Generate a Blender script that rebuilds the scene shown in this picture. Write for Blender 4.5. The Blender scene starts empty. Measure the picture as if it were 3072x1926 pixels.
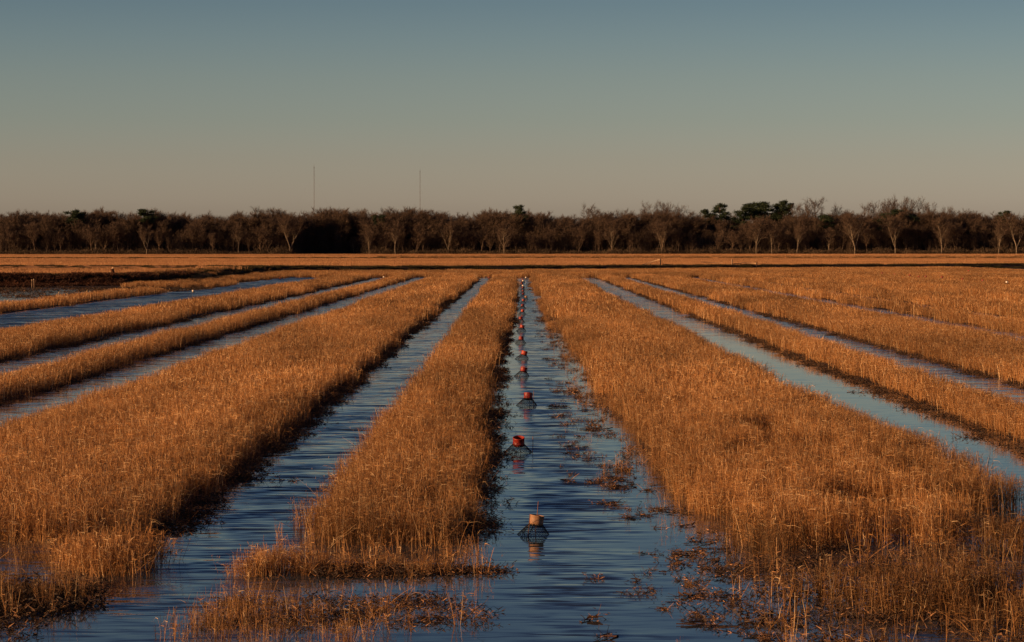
import bpy, math, random
import numpy as np
from mathutils import Vector, Euler

sc = bpy.context.scene
COL = sc.collection
R = math.radians
F = 7253.0          # focal length in pixels of a 3072-wide frame
CX, CY = 1554.0, 739.0
H = 3.2
rng = np.random.default_rng(11)
random.seed(11)

def at(px, py, z=0.0):
    """ground point that shows at pixel (px, py) of the photograph, at height z"""
    Y = F * (H - z) / (py - CY)
    return (px - CX) / F * Y, Y

# ------------------------------------------------------------------ noise
def _hash(i, j, s):
    n = (i * 374761393 + j * 668265263 + s * 2147483647) & 0xffffffff
    n = ((n ^ (n >> 13)) * 1274126177) & 0xffffffff
    n = n ^ (n >> 16)
    return (n & 0xffff) / 65535.0
def noise(x, y, s=0):
    x = np.asarray(x, float); y = np.asarray(y, float)
    i = np.floor(x).astype(np.int64); j = np.floor(y).astype(np.int64)
    fx = x - i; fy = y - j
    fx = fx * fx * (3 - 2 * fx); fy = fy * fy * (3 - 2 * fy)
    a = _hash(i, j, s); b = _hash(i + 1, j, s); c = _hash(i, j + 1, s); d = _hash(i + 1, j + 1, s)
    return (a * (1 - fx) + b * fx) * (1 - fy) + (c * (1 - fx) + d * fx) * fy
def fbm(x, y, s=0, o=3):
    v = 0; w = 0; a = 1.0
    for k in range(o):
        v = v + a * noise(x * 2 ** k, y * 2 ** k, s + 7 * k); w += a; a *= 0.5
    return v / w

# ------------------------------------------------------------------ materials
def new_mat(name):
    m = bpy.data.materials.new(name); m.use_nodes = True
    nt = m.node_tree; nt.nodes.clear()
    out = nt.nodes.new('ShaderNodeOutputMaterial')
    return m, nt, out
def N(nt, t, **kw):
    n = nt.nodes.new(t)
    for k, v in kw.items(): setattr(n, k, v)
    return n
def mixc(nt, fac, a, b, typ='MIX'):
    n = N(nt, 'ShaderNodeMix', data_type='RGBA', blend_type=typ)
    for sock, v in ((n.inputs[0], fac), (n.inputs[6], a), (n.inputs[7], b)):
        if isinstance(v, (int, float)): sock.default_value = v
        elif isinstance(v, tuple): sock.default_value = (*v, 1) if len(v) == 3 else v
        else: nt.links.new(v, sock)
    return n.outputs[2]
def math_(nt, op, a, b=0.0, c=None):
    n = N(nt, 'ShaderNodeMath', operation=op)
    for i, v in enumerate((a, b, c)):
        if v is None: continue
        if isinstance(v, (int, float)): n.inputs[i].default_value = v
        else: nt.links.new(v, n.inputs[i])
    return n.outputs[0]
def ramp(nt, fac, stops):
    n = N(nt, 'ShaderNodeValToRGB'); cr = n.color_ramp
    while len(cr.elements) < len(stops): cr.elements.new(0.5)
    for e, (p, c) in zip(cr.elements, stops):
        e.position = p; e.color = (*c, 1)
    if fac is not None: nt.links.new(fac, n.inputs[0])
    return n.outputs[0]

def straw_mat(name, stops, trans=0.25, rough=0.65, tone_amt=1.0):
    m, nt, out = new_mat(name)
    at_ = N(nt, 'ShaderNodeAttribute', attribute_name='tint')
    col = ramp(nt, at_.outputs['Fac'], stops)
    tn = N(nt, 'ShaderNodeAttribute', attribute_name='tone', attribute_type='INSTANCER')
    f = math_(nt, 'MULTIPLY_ADD', tn.outputs['Fac'], tone_amt, 1.0 - tone_amt)
    cv = N(nt, 'ShaderNodeVectorMath', operation='SCALE')
    nt.links.new(col, cv.inputs[0]); nt.links.new(f, cv.inputs['Scale'])
    p = N(nt, 'ShaderNodeBsdfPrincipled'); p.inputs['Roughness'].default_value = rough
    p.inputs['Specular IOR Level'].default_value = 0.25
    t = N(nt, 'ShaderNodeBsdfTranslucent')
    nt.links.new(cv.outputs[0], p.inputs['Base Color']); nt.links.new(cv.outputs[0], t.inputs['Color'])
    mx = N(nt, 'ShaderNodeMixShader'); mx.inputs[0].default_value = trans
    nt.links.new(p.outputs[0], mx.inputs[1]); nt.links.new(t.outputs[0], mx.inputs[2])
    nt.links.new(mx.outputs[0], out.inputs[0])
    return m
M = {}
M['straw'] = straw_mat('dry_straw', [(0, (.17, .070, .022)), (.35, (.40, .180, .055)), (.8, (.55, .270, .090)), (1, (.80, .53, .27))])
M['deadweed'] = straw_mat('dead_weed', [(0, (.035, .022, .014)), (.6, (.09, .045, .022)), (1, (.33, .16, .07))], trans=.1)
M['levee_weed'] = straw_mat('levee_weed', [(0, (.035, .030, .010)), (.6, (.060, .045, .014)), (1, (.13, .075, .025))], trans=.15)
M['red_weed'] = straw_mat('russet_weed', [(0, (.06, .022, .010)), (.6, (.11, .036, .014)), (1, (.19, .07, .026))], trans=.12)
M['stubble'] = straw_mat('field_stubble', [(0, (.34, .16, .065)), (.5, (.50, .25, .10)), (1, (.62, .34, .15))], trans=.25)
M['twig'] = straw_mat('bare_twigs', [(0, (.042, .027, .018)), (.5, (.080, .050, .032)), (1, (.14, .092, .06))], trans=.05, rough=.8, tone_amt=0)
M['needle'] = straw_mat('pine_needles', [(0, (.010, .018, .008)), (.5, (.022, .036, .014)), (1, (.05, .065, .022))], trans=.1, rough=.6, tone_amt=0)
M['brush'] = straw_mat('forest_brush', [(0, (.032, .024, .014)), (.6, (.065, .044, .025)), (1, (.13, .08, .045))], trans=.1, rough=.8)

def simple(name, col, rough=.7, spec=.3, var=.3, scale=8.0, bump=0.0, trans=0):
    m, nt, out = new_mat(name)
    tc = N(nt, 'ShaderNodeTexCoord')
    nz = N(nt, 'ShaderNodeTexNoise'); nz.inputs['Scale'].default_value = scale; nz.inputs['Detail'].default_value = 5
    nt.links.new(tc.outputs['Object'], nz.inputs['Vector'])
    c = ramp(nt, nz.outputs['Fac'], [(.3, tuple(v * (1 - var) for v in col)), (.7, tuple(min(1, v * (1 + var)) for v in col))])
    p = N(nt, 'ShaderNodeBsdfPrincipled')
    nt.links.new(c, p.inputs['Base Color'])
    p.inputs['Roughness'].default_value = rough; p.inputs['Specular IOR Level'].default_value = spec
    if bump:
        b = N(nt, 'ShaderNodeBump'); b.inputs['Strength'].default_value = bump; b.inputs['Distance'].default_value = .02
        nt.links.new(nz.outputs['Fac'], b.inputs['Height']); nt.links.new(b.outputs[0], p.inputs['Normal'])
    nt.links.new(p.outputs[0], out.inputs[0])
    return m
M['bark_dark'] = simple('brown_bark', (.15, .10, .065), .9, .1, .4, 1.5)
M['bark'] = simple('pale_bark', (.22, .17, .115), .85, .1, .45, 1.5)
M['barkp'] = simple('pine_bark', (.12, .075, .05), .9, .1, .4, 1.5)
M['red'] = simple('red_plastic', (.25, .020, .010), .5, .5, .25, 14)
M['red2'] = simple('sunbleached_red_plastic', (.42, .050, .022), .45, .5, .25, 14)
M['tan'] = simple('tan_plastic', (.30, .155, .08), .6, .4, .18, 20)
M['white'] = simple('white_plastic', (.80, .66, .52), .4, .5, .1, 14)
M['wire'] = simple('coated_wire', (.018, .022, .022), .5, .4, .3, 30)
M['rod'] = simple('rusty_rod', (.22, .10, .05), .7, .3, .4, 25)
M['wood'] = simple('weathered_wood', (.30, .19, .11), .85, .2, .4, 6, .3)
M['wood_dark'] = simple('dark_post_wood', (.06, .035, .025), .85, .2, .4, 6, .3)
M['steel'] = simple('mast_steel', (.13, .10, .09), .6, .3, .1, .2)
M['pipe'] = simple('rusty_pipe', (.16, .06, .025), .7, .3, .5, 5, .3)
M['pale'] = simple('pale_faded_board', (.55, .36, .2), .7, .3, .15, 5)

# ground: wet mud in the pond, dry stubble soil on the fields
m, nt, out = new_mat('ground_soil')
g = N(nt, 'ShaderNodeNewGeometry')
mp = N(nt, 'ShaderNodeMapping'); mp.inputs['Scale'].default_value = (.35, .35, .35)
nt.links.new(g.outputs['Position'], mp.inputs[0])
n1 = N(nt, 'ShaderNodeTexNoise'); n1.inputs['Scale'].default_value = 1.0; n1.inputs['Detail'].default_value = 9
nt.links.new(mp.outputs[0], n1.inputs['Vector'])
dry = ramp(nt, n1.outputs['Fac'], [(.3, (.28, .13, .055)), (.55, (.42, .21, .09)), (.75, (.52, .28, .13))])
wet = ramp(nt, n1.outputs['Fac'], [(.3, (.012, .008, .005)), (.7, (.04, .022, .012))])
ad = N(nt, 'ShaderNodeAttribute', attribute_name='dry')
cc = mixc(nt, ad.outputs['Fac'], wet, dry)
p = N(nt, 'ShaderNodeBsdfPrincipled'); nt.links.new(cc, p.inputs['Base Color'])
p.inputs['Roughness'].default_value = .8; p.inputs['Specular IOR Level'].default_value = .15
b = N(nt, 'ShaderNodeBump'); b.inputs['Strength'].default_value = .6; b.inputs['Distance'].default_value = .1
nt.links.new(n1.outputs['Fac'], b.inputs['Height']); nt.links.new(b.outputs[0], p.inputs['Normal'])
nt.links.new(p.outputs[0], out.inputs[0]); M['ground'] = m

# water: turbid pond, wind ripples as slopes of two wave trains
m, nt, out = new_mat('pond_water')
g = N(nt, 'ShaderNodeNewGeometry')
wv = N(nt, 'ShaderNodeAttribute', attribute_name='wave')
def slope(sx, sy, detail, rot=0.0, rough=.55, off=0.0):
    mp = N(nt, 'ShaderNodeMapping'); mp.inputs['Scale'].default_value = (sx, sy, 1); mp.inputs['Rotation'].default_value = (0, 0, rot)
    mp.inputs['Location'].default_value = (off, off * .7, 0)
    nt.links.new(g.outputs['Position'], mp.inputs[0])
    t = N(nt, 'ShaderNodeTexNoise'); t.inputs['Scale'].default_value = 1; t.inputs['Detail'].default_value = detail; t.inputs['Roughness'].default_value = rough
    nt.links.new(mp.outputs[0], t.inputs['Vector'])
    return t.outputs['Color']
a1 = slope(1.5, 9.0, 1.5, .05, .5); a2 = slope(3.4, 19.0, 1.0, -.06, .5, 31); a3 = slope(.35, 1.1, 2, .03, .5, 77)
def vm(op, a, b=None, scale=None):
    n = N(nt, 'ShaderNodeVectorMath', operation=op)
    for i, v in enumerate((a, b)):
        if v is None: continue
        if isinstance(v, tuple): n.inputs[i].default_value = v
        else: nt.links.new(v, n.inputs[i])
    if scale is not None:
        if isinstance(scale, (int, float)): n.inputs['Scale'].default_value = scale
        else: nt.links.new(scale, n.inputs['Scale'])
    return n.outputs[0]
h5 = (.5, .5, .5)
s = vm('ADD', vm('SCALE', vm('SUBTRACT', a1, h5), scale=1.05), vm('SCALE', vm('SUBTRACT', a2, h5), scale=.75))
gust = N(nt, 'ShaderNodeSeparateColor'); nt.links.new(a3, gust.inputs[0])
gf = N(nt, 'ShaderNodeMapRange'); gf.inputs['From Min'].default_value = .38; gf.inputs['From Max'].default_value = .62
gf.inputs['To Min'].default_value = .30; gf.inputs['To Max'].default_value = 1.35
nt.links.new(gust.outputs[0], gf.inputs['Value'])
amp = math_(nt, 'MULTIPLY', wv.outputs['Fac'], gf.outputs[0])
amp = math_(nt, 'ADD', amp, .012)
s = vm('SCALE', s, scale=amp)
s = vm('MULTIPLY', s, (.45, .95, 0.0))
# wind waves are steeper on the face turned to the camera's side of the pond
s = vm('MINIMUM', s, vm('MULTIPLY', s, (1.0, .25, 0.0)))

bias = math_(nt, 'MULTIPLY', math_(nt, 'MAXIMUM', math_(nt, 'SUBTRACT', amp, .55), 0.0), -.105)
cb = N(nt, 'ShaderNodeCombineXYZ'); nt.links.new(bias, cb.inputs['Y']); cb.inputs['Z'].default_value = 1.0
nrm = vm('NORMALIZE', vm('ADD', s, cb.outputs[0]))
p = N(nt, 'ShaderNodeBsdfPrincipled')
p.inputs['Base Color'].default_value = (.026, .038, .046, 1); p.inputs['Roughness'].default_value = .035; p.inputs['IOR'].default_value = 1.5
nt.links.new(nrm, p.inputs['Normal']); nt.links.new(p.outputs[0], out.inputs[0]); M['water'] = m

# ------------------------------------------------------------------ mesh helpers
def tag(o, label=None, cat=None, group=None, kind=None):
    if label: o['label'] = label
    if cat: o['category'] = cat
    if group: o['group'] = group
    if kind: o['kind'] = kind
    return o
def mesh_np(name, V, Fq, mat, tint=None, smooth=False):
    me = bpy.data.meshes.new(name)
    V = np.asarray(V, np.float32); Fq = np.asarray(Fq, np.int32)
    me.vertices.add(len(V)); me.vertices.foreach_set('co', V.ravel())
    k = Fq.shape[1]
    me.loops.add(Fq.size); me.loops.foreach_set('vertex_index', Fq.ravel())
    me.polygons.add(len(Fq)); me.polygons.foreach_set('loop_start', np.arange(0, Fq.size, k, dtype=np.int32))
    me.update(calc_edges=True)
    if smooth: me.polygons.foreach_set('use_smooth', np.ones(len(Fq), bool))
    if tint is not None:
        a = me.attributes.new('tint', 'FLOAT', 'POINT'); a.data.foreach_set('value', np.asarray(tint, np.float32))
    if mat: me.materials.append(mat)
    return me
def link(name, me, parent=None):
    o = bpy.data.objects.new(name, me); COL.objects.link(o)
    if parent: o.parent = parent
    return o
def empty(name, loc=(0, 0, 0)):
    o = bpy.data.objects.new(name, None); o.location = loc; o.empty_display_size = .2; COL.objects.link(o); return o

class Rib:
    """collects curved tapered ribbons"""
    def __init__(s): s.V = []; s.Fc = []; s.T = []; s.n = 0
    def add(s, P, D, L, W, bend=None, segs=2, tint=None, taper=.65, side=None):
        n = len(P); P = np.asarray(P, float); D = np.asarray(D, float)
        D = D / np.linalg.norm(D, axis=1, keepdims=True)
        L = np.broadcast_to(np.asarray(L, float), (n,)); W = np.broadcast_to(np.asarray(W, float), (n,))
        if side is None:
            r = rng.normal(size=(n, 3)); r[:, 2] *= .3
            side = np.cross(D, r)
        side = side / (np.linalg.norm(side, axis=1, keepdims=True) + 1e-9)
        if bend is None: bend = np.zeros((n, 3))
        if tint is None: tint = rng.random(n)
        vs = []
        for k in range(segs + 1):
            t = k / segs
            c = P + L[:, None] * (t * D + t * t * bend)
            w = (W * (1 - taper * t) * .5)[:, None]
            vs += [c - side * w, c + side * w]
        V = np.stack(vs, 1)                      # n, 2(segs+1), 3
        m = 2 * (segs + 1)
        base = s.n + np.arange(n)[:, None] * m
        for k in range(segs):
            a = 2 * k
            s.Fc.append(np.concatenate([base + a, base + a + 1, base + a + 3, base + a + 2], 1))
        s.V.append(V.reshape(-1, 3)); s.T.append(np.repeat(tint, m)); s.n += n * m
        return s
    def mesh(s, name, mat):
        return mesh_np(name, np.concatenate(s.V), np.concatenate(s.Fc), mat, np.concatenate(s.T))

def tube_np(pts, radii, k=6):
    """tapered tube through pts; returns V, F(quads)"""
    pts = np.asarray(pts, float); n = len(pts)
    d = np.gradient(pts, axis=0); d /= np.linalg.norm(d, axis=1, keepdims=True) + 1e-9
    ref = np.array([0, 0, 1.0]) if abs(d[0, 2]) < .9 else np.array([1.0, 0, 0])
    u = np.cross(d, ref); u /= np.linalg.norm(u, axis=1, keepdims=True) + 1e-9
    v = np.cross(d, u)
    a = np.arange(k) * 2 * math.pi / k
    V = pts[:, None] + np.asarray(radii)[:, None, None] * (np.cos(a)[None, :, None] * u[:, None] + np.sin(a)[None, :, None] * v[:, None])
    i = np.arange(n - 1)[:, None] * k; j = np.arange(k)[None]; j2 = (j + 1) % k
    Fq = np.stack([i + j, i + j2, i + k + j2, i + k + j], -1).reshape(-1, 4)
    return V.reshape(-1, 3), Fq
class Solid:
    def __init__(s): s.V = []; s.Fc = []; s.n = 0
    def tube(s, pts, radii, k=6, cap=True):
        if isinstance(radii, (int, float)): radii = [radii] * len(pts)
        V, Fq = tube_np(pts, radii, k); s.V.append(V); s.Fc.append(Fq + s.n)
        if cap and k == 4:
            s.Fc.append(np.array([[0, 1, 2, 3], [3, 2, 1, 0]]) + np.array([[s.n], [s.n + len(V) - 4]]))
        elif cap and k % 2 == 0:
            for o_ in (s.n, s.n + len(V) - k):
                for q in range(1, k - 2, 2):
                    s.Fc.append(np.array([[o_, o_ + q, o_ + q + 1, o_ + q + 2]]))
        s.n += len(V); return s
    def mesh(s, name, mat, smooth=True):
        return mesh_np(name, np.concatenate(s.V), np.concatenate(s.Fc), mat, None, smooth)

# ------------------------------------------------------------------ instancing of uncountable vegetation
def proto_collection(name, meshes):
    c = bpy.data.collections.new(name)
    for i, me in enumerate(meshes):
        o = bpy.data.objects.new('%s_%02d' % (name, i), me); c.objects.link(o)
    return c
def scatter_group(coll):
    ng = bpy.data.node_groups.new('scatter_' + coll.name, 'GeometryNodeTree')
    ng.interface.new_socket('Geometry', in_out='INPUT', socket_type='NodeSocketGeometry')
    ng.interface.new_socket('Geometry', in_out='OUTPUT', socket_type='NodeSocketGeometry')
    gi = ng.nodes.new('NodeGroupInput'); go = ng.nodes.new('NodeGroupOutput')
    ci = ng.nodes.new('GeometryNodeCollectionInfo'); ci.inputs['Collection'].default_value = coll
    ci.inputs['Separate Children'].default_value = True; ci.inputs['Reset Children'].default_value = True
    ip = ng.nodes.new('GeometryNodeInstanceOnPoints'); ip.inputs['Pick Instance'].default_value = True
    def na(name, t):
        n = ng.nodes.new('GeometryNodeInputNamedAttribute'); n.data_type = t; n.inputs['Name'].default_value = name; return n.outputs['Attribute']
    L = ng.links.new
    L(gi.outputs[0], ip.inputs['Points']); L(ci.outputs[0], ip.inputs['Instance'])
    L(na('vi', 'INT'), ip.inputs['Instance Index'])
    L(na('rot', 'FLOAT_VECTOR'), ip.inputs['Rotation']); L(na('sc', 'FLOAT_VECTOR'), ip.inputs['Scale'])
    L(ip.outputs[0], go.inputs[0])
    return ng
SG = {}
def scatter(name, colls, label, cat, batches, group=None):
    """one 'stuff' object; batches = list of (collection key, P, rot, scale, tone, variants)"""
    first = None
    allP = []; mods = []
    # one mesh per LOD would be several objects: join them in one object through a selection attribute
    P = np.concatenate([b_[1] for b_ in batches]); rot = np.concatenate([b_[2] for b_ in batches])
    scl = np.concatenate([b_[3] for b_ in batches]); tone = np.concatenate([b_[4] for b_ in batches])
    offs = {}; names = []
    key = tuple(b_[0] for b_ in batches)
    ukeys = []
    for k in key:
        if k not in ukeys: ukeys.append(k)
    ck = '+'.join(ukeys)
    if ck not in SG:
        meshes = []; off = {}
        for k in ukeys:
            off[k] = len(meshes); meshes += colls[k]
        SG[ck] = (scatter_group(proto_collection('tufts_' + str(len(SG)), meshes)), off, {k: len(colls[k]) for k in ukeys})
    ng, off, cnt = SG[ck]
    vi = np.concatenate([off[b_[0]] + rng.integers(0, cnt[b_[0]], len(b_[1])) for b_ in batches])
    me = bpy.data.meshes.new(name)
    me.vertices.add(len(P)); me.vertices.foreach_set('co', P.astype(np.float32).ravel())
    a = me.attributes.new('rot', 'FLOAT_VECTOR', 'POINT'); a.data.foreach_set('vector', rot.astype(np.float32).ravel())
    a = me.attributes.new('sc', 'FLOAT_VECTOR', 'POINT'); a.data.foreach_set('vector', scl.astype(np.float32).ravel())
    a = me.attributes.new('tone', 'FLOAT', 'POINT'); a.data.foreach_set('value', tone.astype(np.float32))
    a = me.attributes.new('vi', 'INT', 'POINT'); a.data.foreach_set('value', vi.astype(np.int32))
    o = link(name, me)
    md = o.modifiers.new('scatter', 'NODES'); md.node_group = ng
    tag(o, label, cat, group, 'stuff')
    return o

# ---- tuft prototypes
def reed_patch(w, l, n, h, wid, leaf=2, lw=1.0, lean=.07, hv=.3, mat='straw', clump=0):
    r = Rib()
    if clump:
        cx = (rng.uniform(-1, 1, clump) + rng.uniform(-1, 1, clump)) * w * .4; cy = (rng.uniform(-1, 1, clump) + rng.uniform(-1, 1, clump)) * l * .4
        k = rng.integers(0, clump, n)
        x = cx[k] + rng.normal(0, .035, n); y = cy[k] + rng.normal(0, .035, n)
    else:
        x = (rng.uniform(-1, 1, n) + rng.uniform(-1, 1, n)) * w * .42; y = (rng.uniform(-1, 1, n) + rng.uniform(-1, 1, n)) * l * .42
    P = np.stack([x, y, np.full(n, -.05)], 1)
    D = np.stack([rng.normal(0, lean, n), rng.normal(0, lean, n), np.ones(n)], 1)
    broken = rng.random(n) < .09
    D[broken, :2] += rng.normal(0, .6, (broken.sum(), 2))
    L = h * (1 - hv * rng.random(n) ** .8) + .05
    az = rng.uniform(0, 2 * math.pi, n); B = np.stack([np.cos(az), np.sin(az), -np.ones(n) * .3], 1) * rng.uniform(0, .22, n)[:, None]
    tint = np.clip(rng.normal(.38, .2, n), 0, 1)
    q_ = rng.random(n); tint = np.where(q_ < .28, tint * .25, np.where(q_ > .86, .85 + .15 * rng.random(n), tint))
    r.add(P, D, L, wid * rng.uniform(.55, 1.5, n), B, 3, tint, .5)
    Dn = D / np.linalg.norm(D, axis=1, keepdims=True)
    for q in range(leaf):
        t = rng.uniform(.25, .98, n)
        b_ = P + L[:, None] * (t[:, None] * Dn + (t ** 2)[:, None] * B)
        az = rng.uniform(0, 2 * math.pi, n); el = rng.uniform(.1, 1.45, n)
        d = np.stack([np.cos(az) * np.cos(el), np.sin(az) * np.cos(el), np.sin(el)], 1)
        ll = rng.uniform(.06, .2, n) * h / .5
        bd = np.zeros((n, 3)); bd[:, 2] = -rng.uniform(.2, 1.0, n)
        r.add(b_, d, ll, wid * lw * rng.uniform(.6, 1.4, n), bd, 2, np.clip(tint + rng.normal(.2, .22, n), 0, 1), .85)
    return r.mesh('reed_tuft', M[mat])

def weed_patch(w, l, n, h, wid, mat='deadweed', flat=.5):
    """tangled low dead plants: arching stalks with small leaves, some lying flat"""
    r = Rib()
    x = rng.uniform(-w / 2, w / 2, n); y = rng.uniform(-l / 2, l / 2, n)
    P = np.stack([x, y, np.full(n, -.02)], 1)
    az = rng.uniform(0, 2 * math.pi, n); up = np.where(rng.random(n) < flat, .15, 1.2) * rng.uniform(.5, 1.5, n)
    D = np.stack([np.cos(az), np.sin(az), up], 1)
    L = h * rng.uniform(.4, 1.1, n)
    B = np.zeros((n, 3)); B[:, 2] = -rng.uniform(.0, .5, n); B[:, 2] *= up > .4
    tint = np.clip(rng.normal(.4, .25, n), 0, 1)
    r.add(P, D, L, wid * rng.uniform(.7, 1.4, n), B, 3, tint, .5)
    Dn = D / np.linalg.norm(D, axis=1, keepdims=True)
    for q in range(3):
        t = rng.uniform(.2, 1, n)
        b_ = P + L[:, None] * (t[:, None] * Dn + (t ** 2)[:, None] * B)
        az = rng.uniform(0, 2 * math.pi, n)
        d = np.stack([np.cos(az), np.sin(az), rng.uniform(-.4, .8, n)], 1)
        r.add(b_, d, rng.uniform(.02, .07, n) * (h / .2) ** .5, wid * 2.0, None, 1, np.clip(tint + rng.normal(0, .2, n), 0, 1), .8)
    return r.mesh('weed_tuft', M[mat])

def litter_patch(w, l, n):
    """floating broken stalks and short stubs"""
    r = Rib()
    x = rng.normal(0, w / 3, n); y = rng.normal(0, l / 3, n)
    az = rng.normal(0, .5, n) + np.where(rng.random(n) < .3, math.pi / 2, 0)
    P = np.stack([x, y, rng.uniform(.004, .02, n)], 1)
    D = np.stack([np.cos(az), np.sin(az), rng.uniform(-.02, .1, n)], 1)
    up = np.zeros((n, 3)); up[:, 2] = 1
    side = np.cross(D, up) + up * rng.normal(0, .5, n)[:, None]
    r.add(P, D, rng.uniform(.04, .16, n), rng.uniform(.006, .02, n), None, 1, np.clip(rng.normal(.3, .25, n), 0, 1), .3, side)
    k = n // 2
    P = np.stack([rng.normal(0, w / 3.5, k), rng.normal(0, l / 3.5, k), np.full(k, -.02)], 1)
    D = np.stack([rng.normal(0, .5, k), rng.normal(0, .5, k), np.ones(k)], 1)
    B = np.zeros((k, 3)); B[:, 0] = rng.normal(0, .3, k); B[:, 2] = -rng.uniform(0, .6, k)
    r.add(P, D, rng.uniform(.04, .15, k), .007, B, 2, np.clip(rng.normal(.55, .25, k), 0, 1), .5)
    return r.mesh('litter_tuft', M['deadweed'])

TU = {
 'near': [reed_patch(.42, .42, 128, .52, .0044, 3, clump=44) for _ in range(7)],
 'mid':  [reed_patch(.5, 1.3, 240, .53, .0072, 2, hv=.38) for _ in range(6)],
 'far':  [reed_patch(.6, 3.0, 350, .54, .014, 1, 1.1, hv=.42) for _ in range(6)],
 'sparse': [reed_patch(.5, .5, 34, .42, .0052, 3, lean=.16, clump=9) for _ in range(8)],
 'single': [reed_patch(.12, .12, 7, .5, .006, 3, lean=.1) for _ in range(6)],
 'weed': [weed_patch(.35, .45, 46, .17, .0045) for _ in range(6)],
 'weedlet': [weed_patch(.16, .09, 12, .15, .0042, flat=.18) for _ in range(8)],
 'weedfar': [weed_patch(.4, 2.5, 80, .22, .012) for _ in range(5)],
 'litter': [litter_patch(.24, .07, 11) for _ in range(8)] + [litter_patch(.1, .05, 7) for _ in range(6)],
 'levee': [weed_patch(1.5, 1.5, 150, .35, .025, 'levee_weed', .2) for _ in range(4)],
 'russet': [weed_patch(1.5, 1.5, 170, .42, .022, 'red_weed', .15) for _ in range(4)],
 'field': [reed_patch(3.5, 5.0, 330, .34, .05, 1, mat='stubble', lean=.15) for _ in range(5)],
}
def grid_pts(x0, x1, y0, y1, dx, dy, jit=.5):
    nx = max(1, int(round((x1 - x0) / dx))); ny = max(1, int(round((y1 - y0) / dy)))
    xs = x0 + (np.arange(nx) + .5) * (x1 - x0) / nx; ys = y0 + (np.arange(ny) + .5) * (y1 - y0) / ny
    X, Y = np.meshgrid(xs, ys)
    X = X.ravel() + rng.uniform(-.5, .5, X.size) * dx * jit; Y = Y.ravel() + rng.uniform(-.5, .5, Y.size) * dy * jit
    return X, Y
def in_view(X, Y, m=3.0): return np.abs(X) < .235 * Y + m

def ground_z(X, Y): return height(X, Y)

# ------------------------------------------------------------------ terrain
STRIPS = [  # x0, x1, y0, y1, label
 (-26.3, -24.4, 88, 167, 'narrow strip of rice straw on the far side of the widest blue channel'),
 (-18.1, -14.5, 55, 246, 'golden straw strip along the near side of the widest blue channel'),
 (-11.8, -10.7, 38, 246, 'thinnest golden straw strip between two pale channels left of the trap channel'),
 (-8.5, -3.95, 26.0, 246, 'broad golden straw strip with a dark shaded bank along the rippled channel'),
 (-2.42, -.42, 25.7, 246, 'straw strip between the rippled channel and the channel holding the trap row'),
 (2.0, 5.98, 25.6, 246, 'broad sunlit straw strip whose bank faces the trap row'),
 (8.1, 9.65, 33, 246, 'slim straw strip between the calm grey channel and the next blue channel'),
 (11.6, 16.1, 45, 246, 'broad straw strip just beyond the second channel right of the traps'),
 (18.3, 19.9, 78, 247, 'slim straw strip between two barely visible water lines at right'),
 (22.0, 26.6, 90, 248, 'straw strip beyond the farthest visible water line at right'),
 (28.9, 37.8, 115, 250, 'wide straw strip in front of the far row of red trap collars'),
 (40.2, 60, 150, 262, 'straw field edge behind the far row of red trap collars'),
]
LEVEE = [(-420, 168), (-120, 184), (-50, 191), (-33, 198), (-30.5, 215), (-31.5, 250), (-31, 286), (0, 306), (74, 353), (200, 430), (420, 560)]
GREEN = [(-420, 345), (-72, 338), (-11, 328), (2, 318)]
FARL = [(-500, 608), (-60, 606), (500, 610)]
FARR = [(-40, 700), (60, 697), (500, 690)]
def dist_poly(X, Y, pts):
    best = np.full(np.shape(X), 1e9)
    for (ax, ay), (bx, by) in zip(pts[:-1], pts[1:]):
        dx, dy = bx - ax, by - ay; L2 = dx * dx + dy * dy
        t = np.clip(((X - ax) * dx + (Y - ay) * dy) / L2, 0, 1)
        best = np.minimum(best, np.hypot(X - ax - t * dx, Y - ay - t * dy))
    return best
LX = np.array([p_[0] for p_ in LEVEE]); LY = np.array([p_[1] for p_ in LEVEE])
def levee_y(X):
    """levee line as y(x) for the part that crosses the view"""
    return np.interp(X, [-420, -120, -50, -33, -30.9, 0, 74, 200, 420], [168, 184, 191, 198, 286, 306, 353, 430, 560])
def edge_wob(X, Y, k):
    Y = np.asarray(Y, float); b_ = 0
    if k == 44: b_ = np.interp(Y, [25, 40, 75, 100, 150, 230], [-.06, -.16, -.12, .08, .12, .0])
    if k == 45: b_ = np.interp(Y, [26, 32, 38, 50, 100, 230], [.75, .5, .25, .0, -.2, -.3])
    if k == 5: b_ = np.interp(Y, [26, 28, 30.4, 38, 80, 150, 230], [.33, .2, .03, -.12, -.18, -.38, -.05])
    return b_ + (fbm(Y * .55, Y * 0 + k * 3.1, 5) - .5) * .34 + (noise(Y * 2.2, Y * 0 + k, 9) - .5) * .12
def strip_mask(X, Y):
    m = np.zeros(np.shape(X))
    for i, (x0, x1, y0, y1, _) in enumerate(STRIPS):
        a = (X - (x0 + edge_wob(X, Y, i))) / .25; b_ = ((x1 + edge_wob(X, Y, i + 40)) - X) / .25
        c = (Y - y0) / .8; d = (y1 - Y) / 1.0
        m = np.maximum(m, np.clip(np.minimum(np.minimum(a, b_), np.minimum(c, d)) + .5, 0, 1))
    return m
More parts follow.
